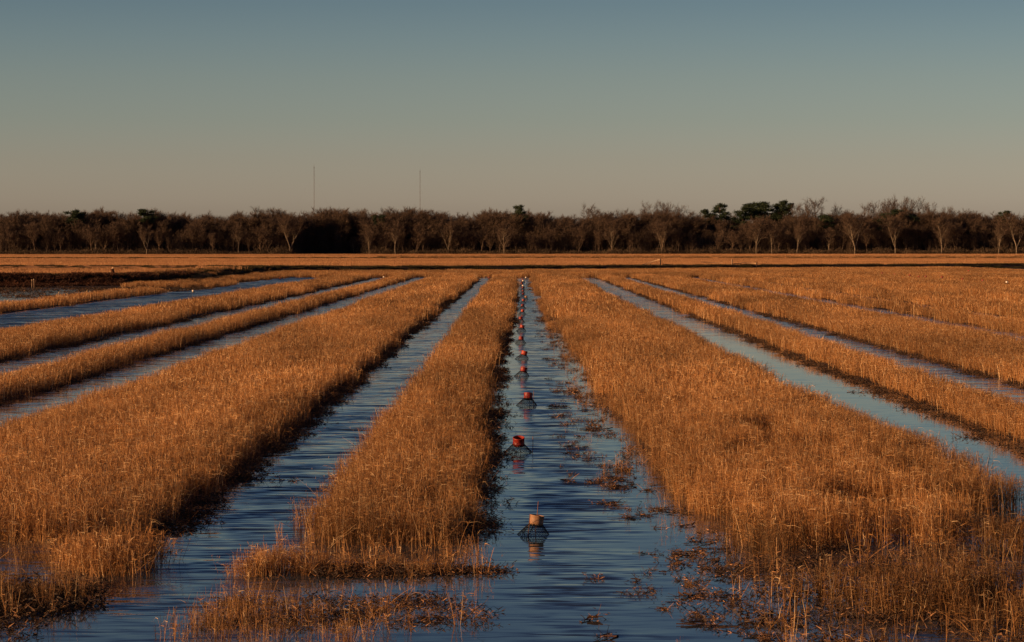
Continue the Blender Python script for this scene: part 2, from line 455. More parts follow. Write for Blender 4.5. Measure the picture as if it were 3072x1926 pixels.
def height(X, Y):
    X = np.asarray(X, float); Y = np.asarray(Y, float)
    ly = levee_y(X)
    z = np.full(X.shape, -.30)
    sm = strip_mask(X, Y)
    bumps = (fbm(X * 1.3, Y * .7, 3) - .5) * .12
    near_fade = np.clip((Y - 25) / 14, 0, 1)
    z = z * (1 - sm) + sm * (-.055 + .075 * near_fade + bumps)
    # far margin of the pond
    marg = np.clip((Y - (247 + (X > 25) * (X - 25) * .35)) / 1.5, 0, 1) * (X > -31)
    z = np.maximum(z, -.3 + .36 * marg)
    # reedy shelf between the levee and the widest channel
    sh = np.clip((-24.4 - X) / 1.2, 0, 1) * np.clip((Y - 188) / 4, 0, 1)
    z = np.maximum(z, -.3 + .33 * sh)
    # beyond the levee: dry fields
    beyond = np.clip((Y - ly) / 3, 0, 1)
    z = np.maximum(z, -.3 + .35 * beyond)
    right = np.clip((X - 61) / 2, 0, 1)
    z = np.maximum(z, -.3 + .36 * right)
    d = dist_poly(X, Y, LEVEE)
    lh = np.interp(X, [-60, -33, -20, 60], [.98, .85, .70, .62])
    z = np.maximum(z, -.3 + (lh + .3) * np.clip(1 - (d - .9) / 2.1, 0, 1) + 0 * X)
    d = dist_poly(X, Y, GREEN); z = np.where(d < 2.2, np.maximum(z, .5 * np.clip(1 - (d - .4) / 1.8, 0, 1)), z)
    for pl, hh in ((FARL, .32), (FARR, .30)):
        d = dist_poly(X, Y, pl); z = np.where(d < 2.2, np.maximum(z, hh * np.clip(1 - (d - .4) / 1.8, 0, 1)), z)
    # bank the photographer stands on
    z = np.maximum(z, np.clip((9 - Y) / 5, 0, 1) * 1.4 - .3)
    return z
def lines(dense0, dense1, step, lo, hi, grow=1.25):
    a = list(np.arange(dense0, dense1 + 1e-6, step))
    s_ = step; x = a[-1]
    while x < hi: s_ *= grow; x += s_; a.append(x)
    s_ = step; x = a[0]
    while x > lo: s_ *= grow; x -= s_; a.insert(0, x)
    return np.array(a)
def sheet(name, xs, ys, zf, mat, attrs):
    X, Y = np.meshgrid(xs, ys); Z = zf(X, Y)
    V = np.stack([X.ravel(), Y.ravel(), Z.ravel()], 1)
    nx, ny = len(xs), len(ys)
    i = (np.arange(ny - 1)[:, None] * nx + np.arange(nx - 1)[None]).ravel()
    Fq = np.stack([i, i + 1, i + nx + 1, i + nx], 1)
    me = mesh_np(name, V, Fq, mat, None, True)
    for k, f in attrs.items():
        a = me.attributes.new(k, 'FLOAT', 'POINT'); a.data.foreach_set('value', f(X, Y).ravel().astype(np.float32))
    o = link(name, me); o['kind'] = 'structure'; return o
xs = lines(-48, 62, .25, -2500, 2500); ys = lines(14, 360, 1.0, -60, 5200, 1.12)
def dryf(X, Y):
    ly = levee_y(X)
    return np.clip((Y - ly + 1) / 4, 0, 1) * (dist_poly(X, Y, LEVEE) > 3)
ground = sheet('ground', xs, ys, height, M['ground'], {'dry': dryf})
ground['label'] = 'dark pond mud, straw coloured levees and flat stubble fields'

def wavef(X, Y):
    n = fbm(X * .16, Y * .045, 21)
    w = np.full(X.shape, .75)
    def band(x0, x1, soft=.5): return np.clip((X - x0) / soft, 0, 1) * np.clip((x1 - X) / soft, 0, 1)
    w = np.where((X > -4.2) & (X < -1.4), .82 * np.clip((X + 3.9) / .5, .14, 1) * np.clip((-1.9 - X) / .5, .3, 1), w)
    w = np.where((X > -1.4) & (X < 3.2), .80 * np.clip((X + .12) / .35, .16, 1) * np.clip((1.6 - X) / .8, .12, 1), w)
    w = np.where((X > 5.2) & (X < 8.8), np.interp(Y, [30, 75, 110, 170], [.05, .07, .4, .8]), w)
    w = np.where((X > 8.8) & (X < 12.2), np.interp(Y, [40, 60, 90, 170], [.35, .5, .65, .8]), w)
    w = np.where((X > -15.2) & (X < -7.5), np.interp(Y, [40, 80, 130, 190], [.22, .4, .6, .85]), w)
    w = np.where((X < -16.5) & (X > -26), 2.4 * np.clip((X + 24.6) / .9, .15, 1), w)
    w = np.where(X < -26, .25, w)
    w = w * np.interp(Y, [18, 25, 30], [.62, .72, 1.0])
    return np.clip(w * (.35 + 1.25 * n), 0.01, 2.6)
wx = lines(-30, 20, .25, -330, 68, 1.2); wy = lines(14, 262, 1.0, 4, 345, 1.3)
wy = wy[wy < 300]
water = sheet('pond_water', wx, wy, lambda X, Y: 0 * X, M['water'], {'wave': wavef})
water['label'] = 'wind rippled blue water of the flooded rice field'

# ------------------------------------------------------------------ straw strips
def strip_batches(i, x0, x1, y0, y1):
    out_ = []
    width = x1 - x0
    for key, ya, yb, pw, pl in (('near', 18, 50, .40, .40), ('mid', 42, 115, .46, 1.2), ('far', 95, 400, .55, 2.8)):
        if width < 1.4: pw *= .75
        a, b_ = max(y0, ya), min(y1, yb)
        if b_ <= a: continue
        X, Y = grid_pts(x0 - .3, x1 + (.95 if i == 5 else .2), a, b_, pw, pl, .6)
        hw = pw * .5
        lo = x0 + edge_wob(X, Y, i); hi = x1 + edge_wob(X, Y, i + 40)
        keep = (X > lo + hw * .6) & (X < hi - hw * .6) & in_view(X, Y)
        u_ = rng.random(len(X))
        if key == 'near': keep &= u_ > (Y - 42) / 8
        if key == 'mid': keep &= (u_ < (Y - 42) / 8) & (rng.random(len(X)) > (Y - 95) / 20)
        if key == 'far': keep &= u_ < (Y - 95) / 20
        dens = fbm(X * .9, Y * .33, 31 + i)
        front = Y < y0 + 1.2
        thr = .24 if key == 'near' else .2
        keep &= (dens > thr) | front | (width < 1.4)
        if i == 5:   # the front of the broad right strip is patchy with water showing
            wet_ = fbm(X * .55 + 3, Y * .22, 77) < np.interp(X, [2.2, 3.2, 5.5], [.22, .42, .40])
            keep &= ~(wet_ & (Y < 36) & (X > 3.0))
            for hx, hy, ra, rb_ in ((4.16, 28.2, .75, 1.3), (3.97, 38.6, .5, 1.5), (5.0, 31.5, .3, .7)): keep &= ((X - hx) / ra) ** 2 + ((Y - hy) / rb_) ** 2 > 1
        X, Y, dens = X[keep], Y[keep], dens[keep]
        n = len(X)
        hn = fbm(X * .5, Y * .2, 55)
        sz = (.74 + .40 * hn) * (.92 if i > 5 else 1.0) * rng.uniform(.96, 1.04, n)
        if i in (5,): sz *= 1.04
        ed = np.clip(np.minimum(X - lo[keep], hi[keep] - X) / (.75 if width > 2 else .5), 0, 1)
        right_bank = (i in (1, 2, 3, 4)) & (hi[keep] - X < .8)
        sz *= np.where(right_bank, .82 + .18 * ed, .58 + .42 * ed ** .8)
        rz = np.where(rng.random(n) < .5, 0, math.pi) + rng.normal(0, .08 if key != 'near' else 1.5, n)
        rot = np.stack([rng.normal(0, .03, n), rng.normal(0, .03, n), rz], 1)
        s3 = np.stack([np.ones(n), np.ones(n), sz], 1)
        z = np.maximum(height(X, Y), -.02) * .6
        tone = .40 + 1.08 * fbm(X * .55, Y * .075, 91) + rng.normal(0, .04, n)
        out_.append((key, np.stack([X, Y, z], 1), rot, s3, np.clip(tone, .4, 1.4)))
    return out_
for i, (x0, x1, y0, y1, lab) in enumerate(STRIPS):
    scatter('straw_strip', TU, lab, 'dry grass', strip_batches(i, x0, x1, y0, y1), 'straw strips between the water channels')

def pts_batch(key, X, Y, hs=(.8, 1.2), tone=(.8, 1.2), z=None, hscale=None, rot0=False):
    X = np.asarray(X, float); Y = np.asarray(Y, float); n = len(X)
    if z is None: z = np.maximum(height(X, Y), 0)
    s_ = rng.uniform(*hs, n)
    rz = rng.uniform(0, 6.28, n) if not rot0 else np.where(rng.random(n) < .5, 0, math.pi)
    w_ = s_ if hscale is None else np.ones(n)
    return (key, np.stack([X, Y, z * np.ones(n)], 1), np.stack([0 * X, 0 * X, rz], 1), np.stack([w_, w_, s_ * (hscale if hscale is not None else 1)], 1), rng.uniform(*tone, n))
def rnd(n, x0, x1, y0, y1): return rng.uniform(x0, x1, n), rng.uniform(y0, y1, n)

# dark shaded weeds on the right-hand banks of the strips
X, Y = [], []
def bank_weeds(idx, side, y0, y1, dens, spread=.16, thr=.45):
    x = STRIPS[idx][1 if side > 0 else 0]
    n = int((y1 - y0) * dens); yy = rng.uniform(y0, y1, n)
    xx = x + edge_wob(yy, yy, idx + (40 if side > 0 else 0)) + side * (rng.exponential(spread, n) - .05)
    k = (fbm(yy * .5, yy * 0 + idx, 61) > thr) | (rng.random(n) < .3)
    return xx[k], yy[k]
b1 = []
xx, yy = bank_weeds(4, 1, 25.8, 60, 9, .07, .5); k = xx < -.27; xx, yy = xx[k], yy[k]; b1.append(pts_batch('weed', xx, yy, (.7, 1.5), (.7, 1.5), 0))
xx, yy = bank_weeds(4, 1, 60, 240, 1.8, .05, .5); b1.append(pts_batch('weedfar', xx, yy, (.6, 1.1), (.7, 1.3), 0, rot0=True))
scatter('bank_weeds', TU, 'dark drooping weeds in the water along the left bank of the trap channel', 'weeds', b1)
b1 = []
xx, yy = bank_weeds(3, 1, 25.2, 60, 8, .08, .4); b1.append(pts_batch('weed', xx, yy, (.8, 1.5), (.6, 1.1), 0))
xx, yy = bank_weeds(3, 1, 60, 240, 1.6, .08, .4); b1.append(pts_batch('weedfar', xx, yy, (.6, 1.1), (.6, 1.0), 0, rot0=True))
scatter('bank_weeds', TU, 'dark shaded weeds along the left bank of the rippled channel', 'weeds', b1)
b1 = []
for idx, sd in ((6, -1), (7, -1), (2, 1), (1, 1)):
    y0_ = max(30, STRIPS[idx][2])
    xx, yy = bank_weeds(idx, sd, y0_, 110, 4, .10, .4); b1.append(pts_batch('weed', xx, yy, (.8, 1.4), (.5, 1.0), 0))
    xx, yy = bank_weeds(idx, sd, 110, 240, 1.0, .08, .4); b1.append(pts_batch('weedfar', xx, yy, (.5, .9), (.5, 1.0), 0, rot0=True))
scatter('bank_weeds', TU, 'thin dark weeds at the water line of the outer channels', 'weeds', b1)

# dead water weeds and floating litter in the right half of the trap channel
b1 = []
n = 15000; yy = 17 + 115 * rng.random(n) ** 1.7; xx = rng.uniform(.6, 2.45, n)
edge = 2.0 + .2 * np.clip((30 - yy) / 5, -.5, 1)
c = .55 * fbm(xx * 2.2 + 5, yy * 1.1, 101, 2) + .45 * noise(xx * 7, yy * 3.2, 33)
near_edge = np.clip((edge - xx) / 1.25, 0, 1)
k = (c > .52 + .15 * near_edge) & (xx < edge + .1) & (rng.random(n) < np.interp(edge - xx, [0, .5], [.26, .5]))
xx, yy = xx[k], yy[k]
q = rng.random(len(xx))
a_ = q < .34
b1.append(pts_batch('litter', xx[a_], yy[a_], (.6, 1.25), (.5, 1.5), 0))
a_ = (q > .34) & (q < .80); b1.append(pts_batch('weedlet', xx[a_], yy[a_], (.5, 1.1), (.6, 2.4), 0))
a_ = (q > .93) & (xx > 1.1); b1.append(pts_batch('single', xx[a_], yy[a_], (.3, .6), (.8, 1.2), 0))
yy = rng.uniform(33, 110, 900); xx = rng.uniform(1.05, 1.95, 900); k = (fbm(xx * 2.2, yy * .35, 117) > np.interp(xx, [1.05, 1.95], [.66, .50]))
b1.append(pts_batch('single', xx[k], yy[k], (.25, .6), (.7, 1.1), 0)); k2 = k & (rng.random(900) < .5)
b1.append(pts_batch('weedlet', xx[k2], yy[k2], (.8, 1.8), (.6, 2.2), 0))
yy = rng.uniform(100, 243, 420); xx = rng.uniform(.9, 2.2, 420); k = fbm(xx * 1.4, yy * .22, 111) > np.interp(xx, [.9, 2.2], [.6, .36])
b1.append(pts_batch('weedfar', xx[k], yy[k], (.5, 1.0), (.9, 2.2), 0, rot0=True))
xx, yy = rnd(150, 1.15, 2.05, 95, 243); k = fbm(xx * 1.5, yy * .15, 121) > .45
b1.append(pts_batch('mid', xx[k], yy[k], (.45, .75), (.6, .95), 0, rot0=True))
scatter('floating_weeds', TU, 'broken dead weeds and litter floating in the right half of the trap channel', 'weeds', b1)

# ---- flooded tussocks in front of the strips
def island(x0, x1, y0, y1, n, hs, key='sparse', tone=(.75, 1.15), left=0.0):
    xx = rng.uniform(0, 1, n); xx = x0 + (x1 - x0) * (xx ** (1 + left)); yy = rng.uniform(y0, y1, n)
    h_ = np.interp(xx, [x0, x0 + .12 * (x1 - x0), x0 + .3 * (x1 - x0), x1], [.6, 1.12, 1.0, .68]) if left else np.ones(n)
    if left: yy = y0 + (yy - y0) * np.interp(xx, [x0, x0 + .3 * (x1 - x0)], [.35, 1])
    b_ = pts_batch(key, xx, yy, hs, tone, 0, hscale=None)
    b_[3][:, 2] *= h_
    return b_
bb = [island(-2.66, -1.9, 23.45, 24.05, 26, (.55, .75), left=.5), island(-2.6, -.35, 23.45, 23.9, 34, (.38, .62), left=.6),
      island(-2.1, -1.0, 23.4, 23.9, 50, (.7, 1.3), 'weed', (.6, 1.6)), island(-1.0, -.25, 23.4, 23.9, 12, (.7, 1.3), 'weed', (.6, 1.6)),
      island(-2.6, -.3, 23.35, 24.1, 26, (.5, .9), 'single'), island(-2.5, -.4, 24.1, 25.5, 22, (.4, .7), 'single')]
scatter('flooded_tussock', TU, 'low flooded tussock standing clear of the strip end beside the trap channel', 'tussock', bb)
bb = [island(-2.75, -1.8, 19.8, 21.4, 17, (.42, .66), left=.3, tone=(.5, .9)), island(-2.6, -.45, 20.4, 21.6, 13, (.3, .52), left=.7, tone=(.55, .95)),
      island(-2.6, -.3, 20.2, 21.9, 50, (.6, 1.3), 'weed', (.7, 2.2)), island(-2.65, -1.2, 18.9, 20.0, 13, (.4, .62), tone=(.6, .95)),
      island(-2.7, -.4, 19.6, 22.0, 30, (.4, .8), 'single'), island(-2.95, -2.6, 18.8, 19.8, 7, (.35, .6), 'single')]
scatter('flooded_tussock', TU, 'ragged flooded tussock at the bottom edge left of the trap channel', 'tussock', bb)
bb = [island(-4.45, -3.75, 23.4, 24.6, 46, (.7, 1.0)), island(-6, -4.3, 23.8, 25.2, 12, (.4, .7), tone=(.5, .9)), island(-6, -3.9, 24.2, 25.3, 12, (.5, .9), 'single')]
scatter('flooded_tussock', TU, 'coppery tussock at the corner of the broad left strip', 'tussock', bb)
bb = [island(-6, -4.1, 21.2, 22.8, 22, (.45, .75), tone=(.35, .6)), island(-5, -3.9, 21.0, 22.7, 50, (1.0, 1.7), 'weed', (.35, .7)), island(-6, -4.3, 19.6, 21.0, 40, (1, 1.7), 'weed', (.5, .9)),
      island(-4.9, -3.9, 20.6, 23, 26, (.5, .8), 'single', (.5, .8))]
scatter('flooded_tussock', TU, 'dark brown tussock in the bottom left corner', 'tussock', bb)
# flooded reeds at the lower right
xx, yy = rnd(900, 2.15, 6.2, 17.5, 26.5)
c = fbm(xx * .9, yy * .55, 141, 3)
k = (c > np.interp(yy, [17.5, 21, 26], [.59, .63, .56])) & (xx > 2.3 + .35 * noise(yy * .8, yy * 0, 3) - .25 * (yy < 21)) & in_view(xx, yy, 1.5)
bb = [pts_batch('sparse', xx[k], yy[k], (.7, 1.1), (.22, .62), 0)]
xx, yy = rnd(130, 2.1, 6, 17.5, 25.8); bb.append(pts_batch('single', xx, yy, (.6, 1.05), (.4, .9), 0))
xx, yy = rnd(260, 2.2, 6, 17.5, 25.5); k = fbm(xx * 1.5, yy * .8, 151) > .48
bb.append(pts_batch('weed', xx[k], yy[k], (.7, 1.6), (.5, 1.4), 0)); 
xx, yy = rnd(330, 1.5, 3.1, 17.3, 24.5); k = fbm(xx * 2.4, yy * 1.3, 161) > .55
bb.append(pts_batch('weedlet', xx[k], yy[k], (.7, 1.6), (.6, 2.2), 0))
scatter('flooded_reeds', TU, 'thin flooded reeds with water between them in the bottom right corner', 'reeds', bb)
# stray stalks standing in open water
pts = [at(832, 1640), at(1578, 1622), at(1588, 1372), at(1455, 1725), at(1460, 1600), at(1995, 1600), at(2020, 1590), at(1735, 1220), at(1480, 1370), at(1473, 1380)]
bb = [pts_batch('single', [p_[0] for p_ in pts[:1]] * 2, [p_[1] for p_ in pts[:1]] * 2, (.55, .62), (1.2, 1.3), 0),
      pts_batch('single', [p_[0] for p_ in pts[3:]], [p_[1] for p_ in pts[3:]], (.35, .6), (.9, 1.3), 0)]
scatter('stray_stalks', TU, 'stray broken stalks standing alone in open water', 'stalks', bb)

# ---- far margin, levee cover, fields
X, Y = grid_pts(-28, 62, 246, 350, .6, 3.0, .9)
k = (Y < levee_y(X) - 3.2) & (Y > 247.6 + (X > 25) * (X - 25) * .35) & in_view(X, Y) & ((fbm(X * .3, Y * .25, 171) > .36))
bb = [('far', np.stack([X[k], Y[k], 0 * X[k] + .03], 1), np.stack([0 * X[k], 0 * X[k], rng.normal(0, .3, k.sum())], 1),
       np.stack([np.ones(k.sum())] * 2 + [.55 + .5 * fbm(X[k] * .4, Y[k] * .2, 7)], 1), np.clip(.4 + .9 * fbm(X[k] * .3, Y[k] * .12, 181), .3, 1.3))]
scatter('margin_reeds', TU, 'rough brown reeds between the channel ends and the far levee', 'reeds', bb)
X, Y = grid_pts(-31, -22.6, 186, 248, .6, 2.0, .9)
k = (fbm(X * .5, Y * .16, 191) > .42) & (X < -24.7 + 1.3 * noise(Y * .08, Y * 0, 4)) & (Y > 186 + (X + 31) * .2)
bb = [pts_batch('far', X[k], Y[k], (.6, .95), (.55, 1.0), None, rot0=True)]
xx, yy = rnd(60, -29, -23.2, 172, 186); bb.append(pts_batch('weedfar', xx, yy, (.8, 1.5), (.3, .6), 0, rot0=True))
scatter('margin_reeds', TU, 'brown reeds between the curving levee and the widest channel', 'reeds', bb)
X, Y = rnd(160, -48, -26.5, 150, 186); k = in_view(X, Y, 1)
scatter('sparse_stubble', TU, 'sparse grey stubble in dark water below the near levee', 'stubble', [pts_batch('weedfar', X[k], Y[k], (1, 1.8), (.4, .9), 0)])

def along(pts, step, off, x_lo=-1e9, x_hi=1e9):
    res = []
    for (ax, ay), (bx, by) in zip(pts[:-1], pts[1:]):
        L = math.hypot(bx - ax, by - ay); n = int(L / step)
        if n < 1: continue
        t = (np.arange(n) + rng.random(n)) / n; o_ = rng.uniform(*off, n)
        nx, ny = -(by - ay) / L, (bx - ax) / L
        res.append(np.stack([ax + t * (bx - ax) + nx * o_, ay + t * (by - ay) + ny * o_], 1))
    P = np.concatenate(res); X, Y = P[:, 0], P[:, 1]
    k = in_view(X, Y, 6) & (X > x_lo) & (X < x_hi); return X[k], Y[k]
bb = []
X, Y = along(LEVEE, .16, (-3.0, 1.6)); 
top = dist_poly(X, Y, LEVEE) < .9
far_ = X > -32
bb.append(pts_batch('levee', X[far_ | top], Y[far_ | top], (.55, .95), (.5, 1.2)))
scatter('levee_weeds', TU, 'dark green and brown weeds covering the far levee', 'weeds', bb)
k = ~far_ & ~top
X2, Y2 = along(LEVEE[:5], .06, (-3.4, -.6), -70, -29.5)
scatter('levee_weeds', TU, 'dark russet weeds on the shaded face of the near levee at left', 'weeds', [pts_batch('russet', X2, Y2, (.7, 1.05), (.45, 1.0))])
X, Y = along(GREEN, .25, (-2, 1.5))
X2, Y2 = along(FARL, .6, (-1.5, 1.2)); X3, Y3 = along(FARR, .8, (-1.4, 1.0))
scatter('ridge_weeds', TU, 'thin lines of dark green weeds on the low ridges crossing the far fields', 'weeds',
        [pts_batch('levee', X, Y, (.5, .9), (.8, 1.4)), pts_batch('levee', X2, Y2, (.6, 1.3), (.8, 1.5)), pts_batch('levee', X3, Y3, (.6, 1.3), (.8, 1.5))])
X, Y = grid_pts(-260, 260, 190, 990, 4.6, 6.5, 1.0)
k = (Y > levee_y(X) + 3) & in_view(X, Y, 12) & (dist_poly(X, Y, GREEN) > 3) & (dist_poly(X, Y, FARL) > 3) & (dist_poly(X, Y, FARR) > 3)
k &= fbm(X * .02, Y * .05, 201) > .2
X, Y = X[k], Y[k]
tone = .72 + .5 * fbm(X * .012, Y * .03, 211)
bb = [pts_batch('field', X, Y, (.7, 1.05), (.9, 1.1))]; bb[0][4][:] *= tone
scatter('field_stubble', TU, 'pale stubble standing on the flat fields in front of the woods', 'stubble', bb)
# front of the fields, finer

# ------------------------------------------------------------------ crawfish traps
def netting_mesh(wire=.0020, rings=16, k=30):
    s_ = Solid()
    def pt(a, t):
        z = .135 - t * .36
        r = .066 + t * .30 * (1 + .10 * math.cos(3 * a)) * (1.0 if t < .9 else 1)
        return np.array([r * math.cos(a), r * math.sin(a), z])
    for j in range(k):
        for d in (1, -1):
            pts_ = []
            for q in range(rings + 1):
                t = q / rings * .62
                pts_.append(pt((j + d * q * .5) * 2 * math.pi / k, t))
            s_.tube(pts_, wire, 3, False)
    for q in (0, rings):
        pts_ = [pt(a, q / rings * .62) for a in np.linspace(0, 2 * math.pi, 25)]
        s_.tube(pts_, wire * 1.6, 3, False)
    for a in (0, 2.094, 4.189):   # seams where the wire is folded together
        s_.tube([pt(a, t) for t in (0, .2, .4, .62)], wire * 2.2, 4, False)
    return s_.mesh('netting', M['wire'], False)
def lathe(prof, k=28):
    V = []; a = np.arange(k) * 2 * math.pi / k
    for r, z in prof: V += [(r * math.cos(q), r * math.sin(q), z) for q in a]
    n = len(prof); Fq = []
    for i in range(n - 1):
        for j in range(k): Fq.append((i * k + j, i * k + (j + 1) % k, (i + 1) * k + (j + 1) % k, (i + 1) * k + j))
    return V, Fq
def collar_mesh(mat):
    V, Fq = lathe([(.0735, .118), (.0745, .120), (.0745, .136), (.0762, .138), (.0762, .146), (.0740, .149), (.0745, .205), (.0772, .210), (.0772, .219), (.0745, .221), (.0700, .221), (.0690, .215), (.0685, .118), (.0735, .118)])
    return mesh_np('collar', V, Fq, mat, None, True)
def rod_mesh(h):
    return Solid().tube([(0, 0, -.3), (.004, 0, h * .5), (0, 0.004, h)], [.0042, .004, .0036], 6).mesh('support_rod', M['rod'])
NET = netting_mesh()
CM = {k: collar_mesh(M[k]) for k in ('red', 'red2', 'tan', 'white')}
ROD = rod_mesh(.30)
def band_mesh():
    V, Fq = lathe([(.0672, .105), (.0690, .105), (.0705, .119), (.0672, .119), (.0672, .105)], 24)
    return mesh_np('neck_band', V, Fq, M['wire'], None, True)
BAND = band_mesh()
def trap(px, py, colr, label, tx=0, ty=0, rz=0, s_=1.0, rod=None, group='traps in the trap channel', z=0.0, sunk=0.0):
    x, y = at(px, py, z)
    root = empty('crawfish_trap', (x, y, z - sunk - .012)); root.rotation_euler = (R(tx), R(ty), R(rz)); root.scale = (s_,) * 3
    tag(root, label, 'trap', group)
    link('netting', NET, root); c = link('collar', CM[colr], root); link('neck_band', BAND, root)
    for (rx, ry, ln) in (rod or []):
        r_ = link('support_rod', ROD, root); r_.location = (rx, ry, 0); r_.scale = (1, 1, ln)
        r_.rotation_euler = (0, R(2) if rx > 0 else R(-3), 0)
    return root
#      px     py   colour  tx ty rz scale rods
T = [
 (1603, 1606, 'tan', 0, 9, 10, 1.04, [(.0, -.03, 1.25), (-.092, -.11, .78)], 'tan collared wire trap nearest the camera with a rusty rod through its collar'),
 (1556, 1359, 'red', 12, -10, 40, 1.2, [(.15, -.10, .75)], 'red collared wire trap leaning left so its open mouth shows, behind the tan trap'),
 (1583, 1216, 'red', 0, 13, 75, 1.18, [(-.04, -.11, .85)], 'third wire trap from the front, red collar leaning right with a dark rod in front'),
 (1567, 1129, 'red', 0, 11, 10, 1.10, [(.07, -.05, .85)], 'fourth wire trap from the front with a darker red collar leaning right'),
 (1568, 1077, 'red2', 0, 15, 0, 1.12, [(-.02, 0, 1.0)], 'fifth wire trap from the front, steep sided with a glossy red collar and rod tip'),
 (1563, 1030, 'red', 0, 3, 50, 1.10, [(0, 0, .95)], 'sixth wire trap from the front with an upright red collar'),
 (1565, 994, 'red2', 0, 8, 20, 1.14, [(-.06, 0, 1.0)], 'seventh wire trap from the front with a bright orange red collar'),
 (1562, 967, 'red', 0, 0, 60, 1.15, [], 'eighth wire trap from the front, upright deep red collar standing left of its neighbours'),
 (1567, 943, 'red2', 0, 5, 0, 1.1, [], 'ninth wire trap from the front with a small sunlit red collar'),
 (1568, 926, 'red', 0, 0, 30, 1.1, [], 'tenth wire trap from the front, dull red collar over dark netting'),
 (1570, 910, 'red2', 0, 4, 80, 1.1, [], 'eleventh wire trap from the front, just before the one standing out of line'),
 (1577, 899, 'tan', 0, 8, 0, 1.1, [], 'dull orange collared trap standing out of line in the far half of the row'),
 (1569, 889, 'red', 0, 3, 15, 1.1, [], 'dark red collared trap just beyond the trap that stands out of line'),
 (1568.6, 880, 'red', 0, 0, 50, 1.1, [], 'eighth trap from the far end of the row, small dull red collar'),
 (1568, 870, 'red', 0, 3, 5, 1.1, [], 'faint brownish red collared trap just in front of the yellowish collared one'),
 (1568.7, 863, 'white', 0, 3, 5, 1.05, [], 'trap with a pale yellowish collar in the far part of the trap row'),
 (1565, 857, 'red', 0, 0, 5, 1.1, [], 'small red collared trap just beyond the pale yellowish one'),
 (1565.4, 851.5, 'red', 0, 0, 70, 1.0, [], 'tiny red collared trap half hidden at the left of the white collared one'),
 (1569, 848.5, 'white', 0, 3, 5, 1.2, [], 'white collared trap third from the far end of the trap row'),
 (1567.5, 843.5, 'red', 0, 0, 5, 1.1, [], 'tiny dark red trap second from the far end of the trap row'),
 (1578, 838, 'white', 0, 0, 5, 1.15, [], 'farthest trap of the row, pale collar beside the reeds at the channel end'),
]
for (px, py, c_, tx, ty, rz, s_, rods, lab) in T:
    trap(px, py, c_, lab, tx, ty, rz, s_, rods)
trap(1467, 838.5, 'red', 'tiny pinkish red trap at the far end of the rippled channel', 0, 4, 0, 1.15, group='traps in the outer channels')
trap(579, 877, 'white', 'white collared trap in open water of the widest channel', 0, 0, 0, 1.05, group='traps in the outer channels', sunk=.06)
trap(760, 869, 'red', 'red collared trap in the widest channel beside the straw strip', 0, 0, 0, 1.0, group='traps in the outer channels', sunk=.05)
trap(908, 851, 'red', 'red collared trap against the straw near the far end of the widest channel', 0, 0, 0, 1.0, group='traps in the outer channels')
trap(840, 839.5, 'red', 'dark red collared trap among the brown reeds at the far end of the widest channel', 0, 0, 0, 1.0, group='traps in the outer channels')
trap(1151.6, 836, 'white', 'pale collared trap at the far end of the second channel left of the rippled one', 0, 0, 0, 1.15, group='traps in the outer channels')
FR = [(2646, 818, 'red', 'first red trap at the far left end of the trap line crossing the right field'),
      (2683, 822, 'red2', 'second small red trap in the line crossing the right field'),
      (2729, 824, 'red', 'third trap, a dark red collar, in the line crossing the right field'),
      (2756, 829, 'red', 'tiny red trap just left of the clearest red collar in the right field'),
      (2777, 828, 'red', 'clearest dark red trap collar in the middle of the right field line'),
      (2826, 830, 'red', 'sixth red trap in the line crossing the right field'),
      (2887, 836, 'red', 'red trap third from the right end of the line crossing the right field'),
      (2947, 840, 'red', 'red trap second from the right end of the line crossing the right field'),
      (3020, 845, 'white', 'pale orange trap at the right end of the line crossing the right field'),
      (2905, 809, 'red2', 'lone red trap by the far levee behind the line crossing the right field')]
for px, py, c_, lab in FR:
    zt = .45
    x, y = at(px, py, zt)
    if py == 809: x, y = at(px, py, .52)
    r_ = trap(px, py, c_, lab, 0, 0, 0, 1.25, group='traps in the far right field')
    r_.location = (x, y, .21)
    r_.rotation_euler = (0, R(random.uniform(-6, 6)), R(random.uniform(0, 90)))

# ------------------------------------------------------------------ posts, rails and pieces on the levee
def box_tube(pts, r, mat, name): return Solid().tube(pts, r, 4).mesh(name, mat, False)
def round_post(h, r, mat): return Solid().tube([(0, 0, -.3), (0, 0, h * .5), (.01, 0, h - .03), (.01, 0, h)], [r, r * .97, r * .93, r * .75], 12).mesh('post', mat)
def lev_point(px, pytop_of_ground, zg):
    return at(px, pytop_of_ground, zg)
def on_levee(px):
    best = None
    for Y in np.arange(270, 420, .25):
        X = (px - CX) / F * Y
        d = abs(float(levee_y(np.array([X]))[0]) - Y)
        if best is None or d < best[0]: best = (d, X, Y)
    return best[1], best[2]
def hz(x, y): return float(height(np.array([[x]]), np.array([[y]]))[0, 0])
px2m = lambda Y: Y / F
x, y = on_levee(1981); zg = hz(x, y)
root = empty('brace_post', (x, y, zg)); tag(root, 'short dark post with a long pale sloping brace rail on the far levee', 'post')
link('post', round_post(.92, .085, M['wood_dark']), root)
link('brace_rail', box_tube([(-.06, -.03, .84), (-2.4, 0, .12)], .045, M['pale'], 'brace_rail'), root)
link('anchor_block', box_tube([(-2.75, 0, -.05), (-2.75, 0, .22)], .09, M['pale'], 'anchor_block'), root)
link('fallen_rail', box_tube([(.3, 0, .22), (2.2, .1, .05)], .04, M['wood_dark'], 'fallen_rail'), root)
x, y = on_levee(2195.6); zg = hz(x, y)
root = empty('broken_fence', (x, y, zg)); tag(root, 'broken fence with low rails and a reddish end post on the far levee', 'fence')
link('post', round_post(.82, .09, M['wood']), root)
ps = round_post(.42, .08, M['wood_dark']); o = link('post', ps, root); o.location = (3.35, .3, 0); tag(o, 'short reddish dark end post')
